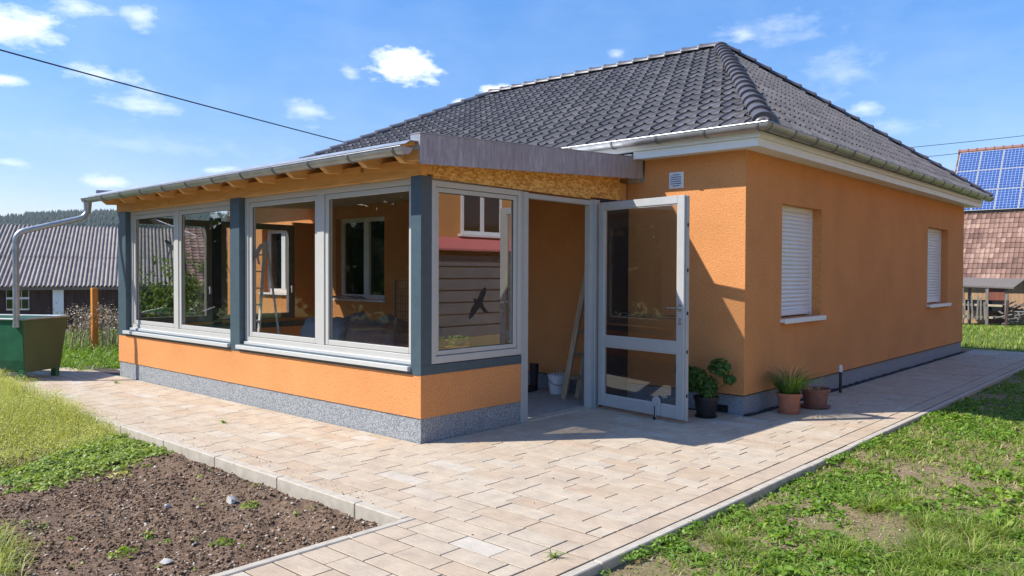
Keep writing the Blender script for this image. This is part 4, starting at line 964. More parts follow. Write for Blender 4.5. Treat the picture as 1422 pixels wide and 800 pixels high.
npmesh('foliage', 'pot_leaf', *merge([p1]), parent=t2, origin=(1.85, 3.98, 0))
k = 60; a = RNG.random(k) * 6.283; P = np.stack([1.85 + .05 * np.cos(a), 3.98 + .05 * np.sin(a), np.full(k, .21)], 1); V, F = blades(P, .30 + .24 * RNG.random(k), .005, .6, a); t_ = RNG.random(k); npmesh('dry_stalks', 'dry_straw', V, F, np.concatenate([t_, t_]) * .8, parent=t2, origin=(1.85, 3.98, 0))
t3 = pot('planter_pot', 'wide brown clay pot on a saucer with a few trailing blades', 1.93, 4.56, [(.001, .03), (.12, .03), (.13, .05), (.150, .20), (.168, .202), (.172, .235), (.160, .235), (.148, .15), (.001, .15)], 'terracotta_dark', [(.001, .0), (.15, .0), (.18, .028), (.172, .032), (.001, .018)], (.146, .17))
k = 34; a = RNG.random(k) * 6.283; P = np.stack([1.93 + .06 * np.cos(a), 4.5 + .06 * np.sin(a), np.full(k, .17)], 1); V, F = blades(P, .16 + .16 * RNG.random(k), .006, 1.5, a); t_ = RNG.random(k); npmesh('foliage', 'dry_straw', V, F, np.concatenate([t_, t_]), parent=t3, origin=(1.93, 4.56, 0))
t = thing('cable_stub', 'short black upright pipe with a white cap beside the side wall', 'pipe stub', (1.72, 5.99, 0)); m = MB(); m.tube([(1.72, 5.99, -.02), (1.72, 5.99, .28)], .020, 12); m.build('pipe', 'black_plastic', t, smooth=True)
m = MB(); m.tube([(1.72, 5.99, .28), (1.72, 5.99, .36), (1.72, 5.99, .375)], [.026, .024, .010], 12); m.build('cap', 'white_plastic', t, smooth=True)

# ------------------------------------------------------------------ green trough
T0 = Vector((-7.34, -1.20, 0)); e = Vector((-.55, .83, 0)).normalized(); l = Vector((-.83, -.55, 0)).normalized()
t = thing('steel_trough', 'large green steel trough on legs catching water from the downpipe', 'trough', T0)
LT = 2.2; WT = .92; WB = .74
def TP(a, b, z): return T0 + l * a + e * b + Vector((0, 0, z))
m = MB(); th_ = .012
m.add([TP(0, .03, .12), TP(0, WB, .12), TP(0, WT, .90), TP(0, -.0, .90)], [(0, 1, 2, 3)]); m.add([TP(th_, .03, .12), TP(th_, WB, .12), TP(th_, WT - .01, .90), TP(th_, .01, .90)], [(3, 2, 1, 0)])
m.build('end_panel', 'olive_steel', t)
m = MB(); nb_ = 8; ring = [(.0, .90), (.004, .6), (.012, .3), (.04, .16), (.10, .12), (WB - .08, .12), (WB - .0, .17), (WT - .1, .55), (WT, .90)]
for off in (0, .012):
    pts = [(min(max(b + (off if b < .4 else -off), 0), WT), z + (off if .05 < b < WB - .05 else 0)) for b, z in ring]; n = len(pts)
    vs = [TP(.001, b, z) for b, z in pts] + [TP(LT, b, z) for b, z in pts]; m.add(vs, [(i, i + 1, n + i + 1, n + i) for i in range(n - 1)])
m.add([TP(LT, b, z) for b, z in ring], [tuple(range(len(ring)))])
m.build('tub', 'green_steel', t)
m = MB(); m.tube([TP(-.01, -.01, .905), TP(-.01, WT + .01, .905), TP(LT, WT + .01, .905), TP(LT, -.01, .905), TP(-.01, -.01, .905)], .016, 8); m.build('rim', 'rim_steel', t)
for a, b in ((.03, .03), (.03, WB - .06), (LT - .1, .03), (LT - .1, WB - .06)):
    m = MB(); m.add([TP(a + da, b + db, z) for z in (-.01, .16) for db in (-.035, .04) for da in (-.035, .05)], [(0, 2, 3, 1), (4, 5, 7, 6), (0, 1, 5, 4), (2, 6, 7, 3), (0, 4, 6, 2), (1, 3, 7, 5)]); m.build('leg', 'green_steel', t)
m = MB(); m.tube([TP(.38, .0, .17), TP(.38, -.09, .17)], .022, 10); m.tube([TP(.34, -.10, .17), TP(.45, -.10, .17)], .026, 10); m.tube([TP(.44, -.10, .17), TP(.44, -.10, .08)], .018, 10); m.build('drain_valve', 'white_plastic', t, smooth=True)

# ------------------------------------------------------------------ left background
def ang(px): return math.atan((px - 711) / 1086)
U = Vector((-.9233, .3840, 0)).normalized(); Wd = Vector((.3840, .9233, 0)).normalized(); C0 = Vector((EYE.x, EYE.y, 0))
def BL(du, s, z): return C0 + U * du + Wd * s + Vector((0, 0, z))
s0 = -9.5; s1 = 36 * math.tan(ang(252) - ang(200)); s2 = 9.0
GB = -1.35
b = thing('barn', 'long low barn with grey corrugated roof and dark board wall behind the trough', 'barn', BL(38, -3, GB))
m = MB(); n = int((s1 - s0) / .0258); ze, zr_ = 1.0, 3.72
for course, (f0, f1, lift) in enumerate(((0, .46, .0), (.44, 1.0, .0))):
    vs = []
    for i in range(n + 1):
        s_ = s0 + (s1 - s0) * i / n; h = .038 * math.cos(2 * math.pi * s_ / .155); 
        for f, ex in ((f0, .02 if course == 0 else .022), (f1, 0)): vs.append(BL(35.6 + 6.4 * f, s_, ze + (zr_ - ze) * f + h + ex))
    k = [(2 * i, 2 * i + 1, 2 * i + 3, 2 * i + 2) for i in range(n)]; m.add(vs, k)
m.t = [min(1, max(0, .5 + .25 * math.sin(i * 1.7) * random.random() + random.gauss(0, .15))) for i in range(len(m.f))]
m.build('corrugated_roof', 'fibre_cement', b)
m = MB(); m.prism([BL(36.1, s0 + .2, GB), BL(47.5, s0 + .2, GB), BL(47.5, s0 + .2, .9), BL(42, s0 + .2, 3.6), BL(36.1, s0 + .2, 1.12)], Wd * (s1 - s0 - .3)); m.build('wall', 'dark_boards', b, recalc=True)
m = MB(); m.prism([BL(42, s0, zr_), BL(48, s0, 1.0), BL(48, s0, .95), BL(42, s0, zr_ - .05)], Wd * (s1 - s0)); m.build('rear_roof', 'fibre_cement', b)
def sL(px, du): return du * math.tan(ang(px) - ang(200))
sa, sb2 = sL(8, 36), sL(40, 36)
m = MB(); m.bar(BL(36.06, sa, .55), BL(36.06, sb2, .55), .04, .95); win = m.build('window', 'white_paint', b)
m = MB()
for i in range(3):
    for j in range(2):
        a0 = sa + (sb2 - sa) * (i + .08) / 3; a1 = sa + (sb2 - sa) * (i + .92) / 3; zc = .32 + .45 * j; m.bar(BL(36.02, a0, zc), BL(36.02, a1, zc), .03, .36)
m.build('pane', 'dark_glass', win)
m = MB(); a0, a1 = sL(73, 35.9), sL(88, 35.9); m.prism([BL(35.9, a0, GB), BL(35.9, a1, GB), BL(36.05, a1, GB), BL(36.05, a0, GB)], (0, 0, 2.36)); m.build('pillar', 'white_paint', b)
m = MB(); m.bar(BL(35.75, s0, .93), BL(35.75, s1, .93), .08, .12); m.build('eaves_beam', 'old_wood', b)
b2 = thing('tiled_barn', 'brown tiled barn roof seen through the sunroom glass beside the corrugated barn', 'barn', BL(38, 5, GB))
def pantiles(parent, org, eu, ev, nu, nv, wu, wv, name='tiled_roof', mat='clay_tile', hr=.03, blotch=0.):
    mb = MB(); nrm = eu.cross(ev).normalized(); 
    if nrm.z < 0: nrm = -nrm
    us = [0, .12, .3, .5, .7, .88, 1.]; hs = [hr * .9, hr * .35, 0, 0, hr * .25, hr * .8, hr]
    for r in range(nv):
        for c in range(nu):
            vs = []; tz = random.uniform(-.004, .004); o_ = (r % 2) * .0
            for u, h in zip(us, hs):
                f = org + eu * wu * (c + u + o_) + ev * wv * r; bk = org + eu * wu * (c + u + o_) + ev * (wv * (r + 1) + .03)
                vs += [f + nrm * (h + tz), f + nrm * (h + .03 + tz), bk + nrm * h]
            fs = []
            for k in range(len(us) - 1): fs += [(3 * k, 3 * k + 3, 3 * k + 4, 3 * k + 1), (3 * k + 1, 3 * k + 4, 3 * k + 5, 3 * k + 2)]
            mb.add(vs, fs, min(1, max(0, random.gauss(.5, .2) + blotch * (vn(np.array(c * .3), np.array(r * .5)) - .5))))
    return mb.build(name, mat, parent)
ev = (U * 6.4 + Vector((0, 0, 2.75))); lv = ev.length; ev.normalize()
pantiles(b2, BL(35.4, s1 + .25, 1.0), Wd, ev, 24, 19, .30, lv / 19 * 1.0)
m = MB(); m.prism([BL(36.1, s1 + .35, GB), BL(47, s1 + .35, GB), BL(47, s1 + .35, .8), BL(41.9, s1 + .35, 3.55), BL(36.1, s1 + .35, 1.0)], Wd * 7.0); m.build('wall', 'dark_boards', b2, recalc=True)
# pale track in front of the barn
g_ = []; 
m = MB(); npts = 24
for i in range(npts):
    sA = -12 + 26 * i / npts; sB = -12 + 26 * (i + 1) / npts
    q = []
    for du, s_ in ((28, sA), (33.5, sA), (33.5, sB), (28, sB)):
        p = BL(du, s_, 0); q.append((p.x, p.y, float(hgt(p.x, p.y)) + .05))
    m.add(q, [(0, 1, 2, 3)])
tag(m.build('gravel_track', 'gravel_pale'), kind='structure')
# orange post
def ray(px, D, up=0):
    f = Vector((-.67189, .74040, 0)); r = Vector((.74049, .67206, 0)); p = EYE + f * D + r * (D * (px - 711) / 1086); return Vector((p.x, p.y, 0))
p = ray(131, 15.5); g0 = float(hgt(p.x, p.y)); m = MB(); m.box(p.x - .055, p.x + .055, p.y - .055, p.y + .055, g0 - .2, 1.28)
o = m.build('wooden_post', 'orange_wood', origin=(p.x, p.y, g0), bevel=.008); tag(o, 'orange brown square wooden post standing in the weeds left of the sunroom', 'post')
# dried stalks
pr = []; 
for px in (104, 112, 121, 128, 141, 150, 158, 163):
    p = ray(px + random.uniform(-2, 2), 16.3 + random.uniform(-1.2, .9)); k = 22; g0 = float(hgt(p.x, p.y)); a = RNG.random(k) * 6.283; P = np.tile([p.x, p.y, g0], (k, 1)) + RNG.normal(0, .14, (k, 3)) * [1, 1, 0]; h2 = .6 + .55 * RNG.random(k)
    V, F = blades(P, h2, .014, .38, a); t_ = RNG.random(k); pr.append((V, F, np.concatenate([t_, t_])))
    D = np.stack([np.cos(a), np.sin(a)], 1); tip = P.copy(); tip[:, :2] += D * h2[:, None] * .22; tip[:, 2] += h2 * .88
    k2 = k * 9; Q = np.repeat(tip, 9, 0) + RNG.normal(0, .035, (k2, 3)) * [1, 1, 1.8]; V, F = leaves(Q, RNG.normal(0, 1, (k2, 3)), .028 + .028 * RNG.random(k2), .6, 1.); pr.append((V, F, np.clip(RNG.normal(.6, .25, k2), 0, 1)))
V, F, T = merge(pr); o = npmesh('dry_plants', 'dried_stalk', V, F, T); tag(o, 'dry brown seed stalks standing in front of the dark barn wall', 'dry plants', kind='stuff')

# trees and bushes
def tree(name, label, x, y, h, r, trunk_h, n, mat, size, group=None, cat='tree', lobes=14, seed=0):
    g0 = float(hgt(x, y)); t = thing(name, label, cat, (x, y, g0), group); rr = random.Random(seed)
    m = MB(); m.tube([(x, y, g0 - .1), (x + .03 * h * rr.uniform(-1, 1), y, g0 + h * .35), (x, y + .03 * h, g0 + h * .75)], [r * .07 + .02, r * .05 + .01, .01], 8)
    for k in range(7):
        a = rr.random() * 6.28; z = g0 + trunk_h * .6 + (h - trunk_h) * .5 * rr.random(); m.tube([(x, y, z), (x + math.cos(a) * r * .35, y + math.sin(a) * r * .35, z + .12 * h), (x + math.cos(a) * r * .75, y + math.sin(a) * r * .75, z + .22 * h)], [.03 * r + .008, .02 * r + .005, .004], 6)
    m.build('trunk', 'bark', t, smooth=True)
    pr = []
    for k in range(lobes):
        a = rr.random() * 6.283; d_ = r * .62 * math.sqrt(rr.random()); z = trunk_h + (h - trunk_h) * (.12 + .76 * rr.random()); s_ = 1 - .55 * abs((z - trunk_h) / (h - trunk_h) - .4); lr = r * (.30 + .25 * rr.random()) * s_ + .06 * r
        c = np.array([x + math.cos(a) * d_ * s_, y + math.sin(a) * d_ * s_, g0 + z]); q = n // lobes; D = RNG.normal(0, 1, (q, 3)); D /= np.linalg.norm(D, axis=1, keepdims=True)
        rad = lr * (.55 + .6 * RNG.random((q, 1))); P = c + D * rad * [1, 1, .8]; k_ = fbm(P[:, 0] * 1.0 + P[:, 2], P[:, 1] + P[:, 2] * .7, 3, 3. / max(r, .6)) > .40; P = P[k_]; D = D[k_]
        P[:, 2] = np.maximum(P[:, 2], g0 + .05); V, F = leaves(P, D + [0, 0, .5], size * (.6 + .8 * RNG.random(len(P))), .6, .6); pr.append((V, F, np.clip(RNG.normal(.5, .2, len(F)) + .12 * rr.uniform(-1, 1), 0, 1)))
    V, F, T = merge(pr); npmesh('crown', mat, V, F, T, parent=t, origin=(x, y, g0)); return t
tree('garden_bush', 'bright green bush behind the left end of the sunroom, seen through the glass', -11.5, 3.6, 2.2, 1.45, .15, 9000, 'bush_leaf', .085, cat='bush', seed=3)
tree('garden_bush', 'darker low bush left of the bright one, seen through the left front window', -12.0, 3.05, 1.3, .85, .1, 5000, 'bush_leaf', .08, cat='bush', seed=4)
hx = [(-9.5, -11.5, 3.6, 2.2), (-13.2, -12.0, 4.6, 2.6), (-17.5, -11.5, 4.2, 2.5), (-22, -12, 5.6, 3.2), (-27.5, -11.5, 5.2, 3.0), (-33.5, -12, 6.2, 3.6), (-5.8, -12.5, 3.3, 2.1), (-2.0, -13.5, 4.8, 2.4), (-40.5, -12, 6.8, 4.0)]
for i, (x, y, h, r) in enumerate(hx):
    h *= 1.45; r *= 1.15  # unseen trees, made tall and dense so the panes mirror less sky
    tree('reflection_tree', 'leafy green tree added out of view to darken the reflections in the sunroom glass', x, y, h, r, h * .03, 19000, 'tree_leaf', .34, 'trees reflected in the glass', 'tree', 22, 20 + i)
tree('flowering_shrub', 'yellow green shrub by the bed, mirrored in the corner window', -6.4, -8.2, 1.9, 1.0, .2, 4500, 'yellow_grass', .07, cat='shrub', seed=50)

# ------------------------------------------------------------------ hills and forest
def hz_(px, D): f = Vector((-.67189, .74040, 0)); r = Vector((.74049, .67206, 0)); p = EYE + f * D + r * (D * (px - 711) / 1086); return p.x, p.y
PXS = np.arange(-900, 2400, 30.); DS = np.array([620, 800, 1000, 1150, 1250, 1320, 1400, 1480, 1560, 1700])
def hillz(px, D):
    crest = 76 + 8 * np.sin(px / 260 + .6) + 5 * np.sin(px / 95.)
    k = sstep(620, 1500, D) ** 1.2; return -6 + (crest + 18) * k - 30 * sstep(1500, 1700, D)
V = []; 
for D in DS:
    for px in PXS: a, b_ = hz_(px, D); V.append((a, b_, float(hillz(px, D))))
nx, ny = len(DS), len(PXS); I = np.arange(nx * ny).reshape(nx, ny); F = np.stack([I[:-1, :-1], I[:-1, 1:], I[1:, 1:], I[1:, :-1]], -1).reshape(-1, 4)
tag(npmesh('hills', 'meadow', np.array(V), F, smooth=True), kind='structure')
n = 9000; px = RNG.uniform(-260, 460, n); D = RNG.uniform(1150, 1540, n); k = ~((px < 36) & (px > -90) & (D > 1330) & (D < 1490)); px, D = px[k], D[k]; n = len(px)
ax, ay = EYE.x + D * (-.67189 + .74049 * (px - 711) / 1086), EYE.y + D * (.74040 + .67206 * (px - 711) / 1086); az = hillz(px, D); hh2 = 11 + 9 * RNG.random(n); rw = 2.6 + 1.8 * RNG.random(n)
vt = []; ft = []; K = 6
th0 = RNG.random(n) * 6.28; tiers = [(0.05, .30, 1.0, .35), (.30, .62, .8, .12), (.55, 1.0, .55, .0)]
Vs = []; Fs = []; off = 0
for z0, z1, w0, w1 in tiers:
    ring0 = []; 
    for kk in range(K):
        a = th0 + 2 * math.pi * kk / K; jj = .75 + .5 * RNG.random(n); ring0.append(np.stack([ax + np.cos(a) * rw * w0 * jj, ay + np.sin(a) * rw * w0 * jj, az + hh2 * z0 * (1 + .1 * RNG.random(n))], 1))
    top = np.stack([ax, ay, az + hh2 * z1], 1); A_ = np.stack(ring0 + [top], 1)     # n,7,3
    Vs.append(A_.reshape(-1, 3)); f = np.array([[i, (i + 1) % K, K] for i in range(K)]); Fs.append((f[None] + (np.arange(n) * (K + 1))[:, None, None]).reshape(-1, 3) + off); off += n * (K + 1)
T = np.concatenate([np.repeat(np.clip(RNG.normal(.5, .25, n), 0, 1), K)] * 3)
o = npmesh('forest', 'conifer', np.concatenate(Vs), np.concatenate(Fs), T); tag(o, 'distant dark conifer forest covering the hill', 'forest', kind='stuff')

# ------------------------------------------------------------------ right background barn with solar panels
B3 = thing('solar_barn', 'old barn with steep clay tile roof carrying rows of blue solar panels', 'barn', (0, 41, -.9))
YE, ZE3, YR, ZR = 37.3, 1.40, 42.0, 8.05; sl_ = Vector((0, YR - YE, ZR - ZE3)); Ls = sl_.length; sl_.normalize(); X0 = -4.93; ex = Vector((1, 0, 0)); nr = ex.cross(sl_)
if nr.z < 0: nr = -nr
pantiles(B3, Vector((X0, YE, ZE3)), ex, sl_, 67, 27, .2, Ls / 27, blotch=.8, hr=.03)
m = MB(); m.prism([(X0 + .25, YE + .5, -1.2), (X0 + .25, 2 * YR - YE - .5, -1.2), (X0 + .25, 2 * YR - YE - .5, 1.9), (X0 + .25, YR, ZR - .1), (X0 + .25, YE + .5, 1.95)], (13.2, 0, 0)); m.build('wall', 'tan_boards', B3, recalc=True)
m = MB(); m.prism([(X0, YR, ZR), (X0, 2 * YR - YE, ZE3), (X0, 2 * YR - YE, ZE3 - .06), (X0, YR, ZR - .06)], (13.4, 0, 0)); m.build('rear_roof', 'clay_tile', B3)
m = MB(); m.tube([(X0 - .02, YR, ZR + .05), (X0 + 13.4, YR, ZR + .05)], .12, 10)
for i in range(34): m.tube([(X0 + .4 * i, YR, ZR + .06), (X0 + .4 * i + .06, YR, ZR + .06)], .15, 10)
m.build('ridge_cap', 'terracotta_dark', B3)
m = MB(); m.box(-2.75, -1.95, YE + .46, YE + .499, -.9, 1.5); m.build('door', 'red_boards', B3)
pw, ph = .985, 1.30; st0 = Ls - 3 * ph - .18
for r in range(3):
    for c in range(9):
        o3 = Vector((X0 + .12 + c * (pw + .02), YE, ZE3)) + sl_ * (st0 + r * (ph + .02)) + nr * .12
        m = MB(); m.prism([o3, o3 + ex * pw, o3 + ex * pw + sl_ * ph, o3 + sl_ * ph], nr * .035); pn = m.build('solar_panel', 'frame_grey', B3, recalc=True)
        me = bpy.data.meshes.new('cells'); q = [o3 + ex * .018 + sl_ * .018 + nr * .039, o3 + ex * (pw - .018) + sl_ * .018 + nr * .039, o3 + ex * (pw - .018) + sl_ * (ph - .018) + nr * .039, o3 + ex * .018 + sl_ * (ph - .018) + nr * .039]
        og = ORG[B3.name]; me.from_pydata([p - og for p in q], [], [(0, 1, 2, 3)]); uvl = me.uv_layers.new(name='UVMap')
        for li, (u, v_) in enumerate(((0, 0), (.96, 0), (.96, 1.28), (0, 1.28))): uvl.data[li].uv = (u, v_)
        me.materials.append(MATS['solar_cell']); ob = bpy.data.objects.new('solar_cells', me); C.objects.link(ob); ob.parent = pn
m = MB(); m.bar(Vector((X0 + .1, YE, ZE3)) + sl_ * (st0 - .05) + nr * .08, Vector((X0 + 9.3, YE, ZE3)) + sl_ * (st0 - .05) + nr * .08, .05, .07); m.build('mounting_rail', 'steel_black', B3)
# lean-to shelter
SH = thing('shelter', 'dark open lean-to shelter on posts in front of the barn', 'shelter', (-2.2, 35.5, -.5))
gz = lambda x, y: float(hgt(x, y))
m = MB(); m.prism([(-4.4, 34.6, 1.10), (-1.15, 34.9, 1.00), (-1.0, 36.6, 1.36), (-4.4, 36.6, 1.42)], (0, 0, .07)); m.build('roof', 'old_wood', SH, recalc=True)
for x, y in ((-3.1, 34.8), (-2.9, 35.2), (-2.15, 34.9), (-1.45, 35.1)): m = MB(); m.box(x - .06, x + .06, y - .06, y + .06, -.6, 1.02); m.build('post', 'old_wood', SH)
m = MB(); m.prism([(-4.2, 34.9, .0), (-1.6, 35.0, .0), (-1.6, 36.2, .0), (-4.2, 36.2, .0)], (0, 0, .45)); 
m.build('shade_block', 'steel_black', SH, recalc=True)  # black block standing in for the shade under the shelter roof
FE = thing('picket_fence', 'weathered pale picket fence leaning below the shelter at the meadow edge', 'fence', (-3, 33.8, -.4))
for z0 in (-.22, .30):
    m = MB(); m.bar((-4.6, 33.8, z0 + .02), (-1.75 if z0 < 0 else -1.4, 34.0, z0 - .02), .05, .09); m.build('rail', 'ladder_wood', FE)
for i in range(17): 
    x = -4.5 + i * .155; m = MB(); m.bar((x, 33.85, -.35), (x + random.uniform(-.06, .05), 33.85, .52 + random.uniform(-.12, .18)), .065, .02, (0, 1, 0)); m.build('picket', 'old_wood', FE)
t = thing('woodpile', 'dark heap of stacked branches and timber at the end of the shelter', 'wood pile', (-.9, 35.4, -.4)); m = MB(); rr = random.Random(5)
for i in range(60): 
    a = Vector((-1.9 + rr.random() * 1.9, 34.9 + rr.random() * .9, -.45 + rr.random() * .75)); m.tube([a, a + Vector((rr.uniform(-.8, .8), rr.uniform(-.4, .4), rr.uniform(-.25, .35)))], .035, 5)
m.build('branch', 'old_wood', t)
t = thing('fence_post', 'single dark leaning post in front of the wood pile', 'post', (-1.2, 33.9, -.5)); m = MB(); m.bar((-1.25, 33.9, -.6), (-1.2, 33.95, .52), .09, .09, (1, 0, 0)); m.build('post', 'dark_boards', t)

# ------------------------------------------------------------------ neighbour on the right (mirrored in the side window)
NB = thing('neighbour_house', 'orange neighbour house with white window, seen only reflected in the side window', 'house', (12, 10, 0)); XN = 9.7
m = MB(); m.box(XN, XN + 8, 3, 19, -.2, 5.6); m.build('wall', 'neighbour_render', NB)
m = MB(); m.prism([(XN - .5, 2.6, 5.4), (XN + 4, 2.6, 8.2), (XN + 8.5, 2.6, 5.4), (XN + 8.5, 2.6, 5.6), (XN + 4, 2.6, 8.4), (XN - .5, 2.6, 5.6)], (0, 16.8, 0)); m.build('roof', 'clay_tile', NB, recalc=True)
m = MB(); y0, y1, z0, z1 = 9.95, 11.55, 2.66, 4.1; t_ = .09
m.box(XN - .04, XN, y0, y0 + t_, z0, z1); m.box(XN - .04, XN, y1 - t_, y1, z0, z1); m.box(XN - .04, XN, (y0 + y1) / 2 - .07, (y0 + y1) / 2 + .07, z0 + t_, z1 - t_); m.box(XN - .039, XN, y0 + t_, y1 - t_, z0, z0 + t_); m.box(XN - .039, XN, y0 + t_, y1 - t_, z1 - t_, z1); m.box(XN - .14, XN, y0 - .1, y1 + .1, z0 - .07, z0 - .001)
w_ = m.build('window', 'white_paint', NB); m = MB(); m.box(XN - .02, XN - .003, y0 + t_, y1 - t_, z0 + t_, z1 - t_); m.build('pane', 'dark_glass', w_)
m = MB(); m.tube([(XN - .1, 12.2, 5.3), (XN - .1, 12.2, 1.6), (XN - .1, 11.9, 1.2), (XN - .1, 11.9, 0)], .07, 10); m.build('downpipe', 'frame_grey', NB)
m = MB(); m.prism([(XN - .003, 4, 2.56), (XN - 1.0, 4, 2.22), (XN - 1.0, 4, 2.17), (XN - .003, 4, 2.51)], (0, 13, 0)); m.build('awning', 'awning_red', NB, recalc=True)
FN = thing('board_fence', 'grey horizontal board fence, seen only reflected in the side window', 'fence', (8.9, 9, -.1))
for i in range(7):
    m = MB(); z = -.05 + i * .305; m.box(8.88, 8.90, 5, 15.5, z, z + .268); m.build('board', 'board_grey', FN)
for k in range(5): m = MB(); m.box(8.905, 8.98, 5.2 + k * 2.5, 5.28 + k * 2.5, -.15, 2.12); m.build('post', 'board_grey', FN)

# ------------------------------------------------------------------ overhead wires
def P3(px, py, D):
    F_ = Vector((-.67189485, .74040337, -.01897794)); R_ = Vector((.74048611, .67206205, .00359375)); U_ = R_.cross(F_)
    return EYE + (F_ + R_ * ((px - 711) / 1086.2) - U_ * ((py - 400) / 1086.2)) * D
def wire(a, b, r, sag, label):
    m = MB(); n = 24; m.tube([a.lerp(b, i / n) - Vector((0, 0, sag * 4 * (i / n) * (1 - i / n))) for i in range(n + 1)], r, 6); o = m.build('power_line', 'cable_black', origin=a); tag(o, label, 'power line', 'overhead power lines')
wire(P3(-500, -70, 11.5), P3(700, 252, 34), .016, .12, 'single black cable descending from the upper left sky behind the roof')
wire(P3(1050, 222, 60), P3(1800, 136, 60), .022, .5, 'upper thin cable in the sky above the solar panels')
wire(P3(1050, 238, 60), P3(1800, 149, 60), .022, .5, 'lower thin cable in the sky just above the solar panels')

hb = MB(); hb.box(-2750, 2750, -2700, 2750, -60, 140)
hz3 = bpy.data.materials.new('haze_air'); hz3.use_nodes = True; MATS['haze_air'] = hz3; ht = hz3.node_tree; ht.nodes.remove(ht.nodes['Principled BSDF'])
pvn = ht.nodes.new('ShaderNodeVolumePrincipled'); pvn.inputs['Color'].default_value = (.80, .88, 1, 1); pvn.inputs['Density'].default_value = .0001; pvn.inputs['Anisotropy'].default_value = .2
ht.links.new(pvn.outputs[0], ht.nodes['Material Output'].inputs['Volume']); tag(hb.build('haze', 'haze_air'), kind='stuff')

# ------------------------------------------------------------------ light, sky, camera
sd = Vector((-.82, -1, 1.29)).normalized(); el = math.asin(sd.z); az_ = math.atan2(sd.x, sd.y)
w = bpy.data.worlds.new('World'); sc.world = w; w.use_nodes = True; nt = w.node_tree; nd = nt.nodes; lk = nt.links
bg = nd['Background']; sky = nd.new('ShaderNodeTexSky'); sky.sky_type = 'NISHITA'; sky.sun_disc = False; sky.sun_elevation = el; sky.sun_rotation = az_ % (2 * math.pi)
sky.altitude = 400; sky.air_density = 1.0; sky.dust_density = .3; sky.ozone_density = 2.0
bg.inputs['Strength'].default_value = .15
tc = nd.new('ShaderNodeTexCoord')
def mth(op, a, b=0., c=None):
    n = nd.new('ShaderNodeMath'); n.operation = op
    for i, v in enumerate((a, b) if c is None else (a, b, c)):
        if hasattr(v, 'links'): lk.new(v, n.inputs[i])
        else: n.inputs[i].default_value = v
    return n.outputs[0]
def dot(v):
    n = nd.new('ShaderNodeVectorMath'); n.operation = 'DOT_PRODUCT'; lk.new(tc.outputs['Generated'], n.inputs[0]); n.inputs[1].default_value = v; return n.outputs['Value']
# azimuth / elevation style coordinates of the sky direction
sep = nd.new('ShaderNodeSeparateXYZ'); lk.new(tc.outputs['Generated'], sep.inputs[0])
azm = mth('ARCTAN2', sep.outputs[0], sep.outputs[1]); elv = mth('ARCSINE', sep.outputs[2])
cmb = nd.new('ShaderNodeCombineXYZ'); lk.new(azm, cmb.inputs[0]); lk.new(mth('MULTIPLY', elv, 2.2), cmb.inputs[1])
nz = nd.new('ShaderNodeTexNoise'); nz.inputs['Scale'].default_value = 26; nz.inputs['Detail'].default_value = 8; nz.inputs['Roughness'].default_value = .62; lk.new(cmb.outputs[0], nz.inputs['Vector'])
nz2 = nd.new('ShaderNodeTexNoise'); nz2.inputs['Scale'].default_value = 7; nz2.inputs['Detail'].default_value = 6; nz2.inputs['Roughness'].default_value = .6; lk.new(cmb.outputs[0], nz2.inputs['Vector'])
def dirpx(px, py):
    v = P3(px, py, 1) - EYE; v.normalize(); return math.atan2(v.x, v.y), math.asin(v.z)
CL = [(562, 92, 52, 22, .95), (22, 38, 52, 24, .62), (105, 10, 44, 11, .5), (140, 102, 42, 12, .5), (195, 142, 50, 18, .42), (430, 155, 30, 20, .42), (193, 22, 22, 14, .5), (8, 112, 26, 7, .6), (135, 253, 40, 9, .5), (640, 142, 14, 6, .7), (690, 126, 30, 8, .8),
      (1035, 50, 22, 10, .4), (1080, 40, 70, 18, .24), (1170, 100, 45, 30, .22), (1200, 150, 26, 9, .4), (1240, 178, 40, 10, .25), (308, 236, 22, 6, .5), (857, 76, 12, 8, .4), (15, 226, 22, 6, .4), (487, 102, 14, 10, .45), (200, 200, 160, 14, .14)]
cloud = None
for (px, py, rx, ry, st) in CL:
    a0, e0 = dirpx(px, py); sx, sy = rx / 1150., ry / 1100.
    u = mth('DIVIDE', mth('SUBTRACT', azm, a0), sx); v = mth('DIVIDE', mth('SUBTRACT', elv, e0), sy)
    # flatter underside
    rr_ = mth('SQRT', mth('ADD', mth('MULTIPLY', u, u), mth('MULTIPLY', v, v)))
    f = mth('SUBTRACT', 1.15, rr_); f = mth('ADD', f, mth('MULTIPLY', mth('SUBTRACT', nz.outputs['Fac'], .5), 2.6 if st > .6 else 3.4))
    f = mth('MULTIPLY', f, 1.35 if st > .6 else .85); n = nd.new('ShaderNodeClamp'); lk.new(f, n.inputs[0]); g = mth('MULTIPLY', n.outputs[0], st)
    cloud = g if cloud is None else mth('MAXIMUM', cloud, g)
veil = nd.new('ShaderNodeMapRange'); veil.inputs[1].default_value = .42; veil.inputs[2].default_value = .75; veil.inputs[4].default_value = .07; lk.new(nz2.outputs['Fac'], veil.inputs[0])
cloud = mth('MAXIMUM', cloud, veil.outputs[0])
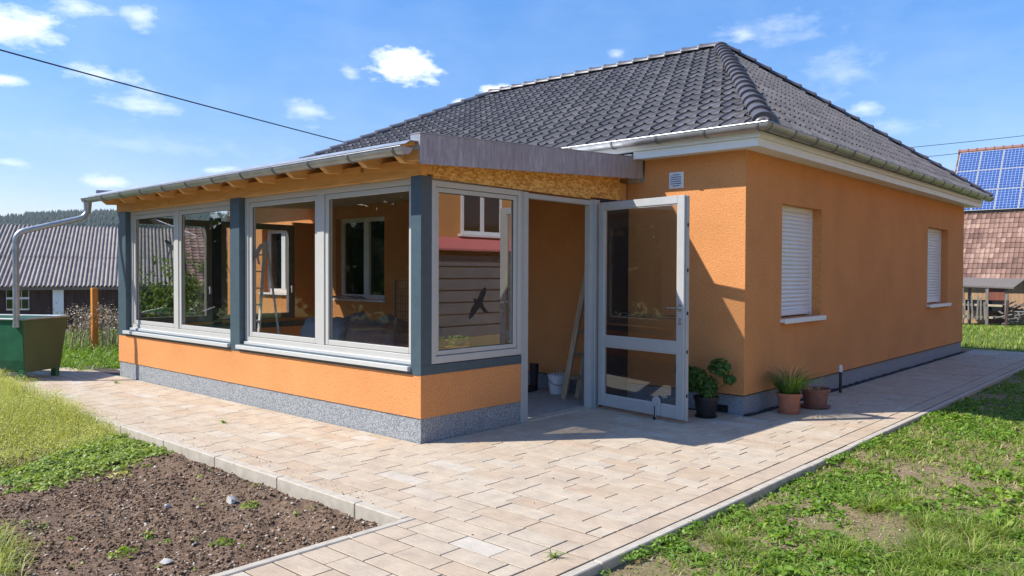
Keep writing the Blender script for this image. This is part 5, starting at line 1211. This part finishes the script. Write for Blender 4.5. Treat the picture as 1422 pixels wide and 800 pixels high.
mix = nd.new('ShaderNodeMix'); mix.data_type = 'RGBA'; lk.new(cloud, mix.inputs[0]); hs = nd.new('ShaderNodeHueSaturation'); hs.inputs['Saturation'].default_value = 1.30; lk.new(sky.outputs[0], hs.inputs['Color']); er = nd.new('ShaderNodeValToRGB'); lk.new(mth('MULTIPLY', elv, 1.5), er.inputs[0]); er.color_ramp.elements[0].color = (.50, .42, .47, 1); er.color_ramp.elements[0].position = .0; er.color_ramp.elements[1].color = (.84, .80, .85, 1); er.color_ramp.elements[1].position = .75
ml = nd.new('ShaderNodeMix'); ml.data_type = 'RGBA'; ml.blend_type = 'MULTIPLY'; ml.inputs[0].default_value = 1; lk.new(hs.outputs[0], ml.inputs[6]); lk.new(er.outputs[0], ml.inputs[7]); lk.new(ml.outputs[2], mix.inputs[6]); mix.inputs[7].default_value = (4.9, 5.05, 5.3, 1)
lk.new(mix.outputs[2], bg.inputs['Color'])
su = bpy.data.lights.new('sun', 'SUN'); su.energy = 3.35; su.angle = R(.53); su.color = (1, .955, .88); so = bpy.data.objects.new('sun', su); C.objects.link(so); so.rotation_euler = sd.to_track_quat('Z', 'Y').to_euler(); so.location = (-20, -25, 30)

cd = bpy.data.cameras.new('camera'); cam = bpy.data.objects.new('camera', cd); C.objects.link(cam); sc.camera = cam
f = Vector((-.67189485, .74040337, -.01897794)); r = Vector((.74048611, .67206205, .00359375)).normalized(); f.normalize(); u = r.cross(f)
cam.matrix_world = Matrix(((r.x, u.x, -f.x, EYE.x), (r.y, u.y, -f.y, EYE.y), (r.z, u.z, -f.z, EYE.z), (0, 0, 0, 1)))
cd.sensor_width = 36; cd.lens = 1086.2 / 1422 * 36; cd.clip_start = .05; cd.clip_end = 6000

vs = sc.view_settings; vs.view_transform = 'Standard'; vs.look = 'None'; vs.exposure = 1.05; vs.gamma = 1; vs.use_curve_mapping = False
sc.cycles.max_bounces = 8; sc.cycles.transparent_max_bounces = 24; sc.cycles.use_denoising = True
sc.cycles.sample_clamp_indirect = 6
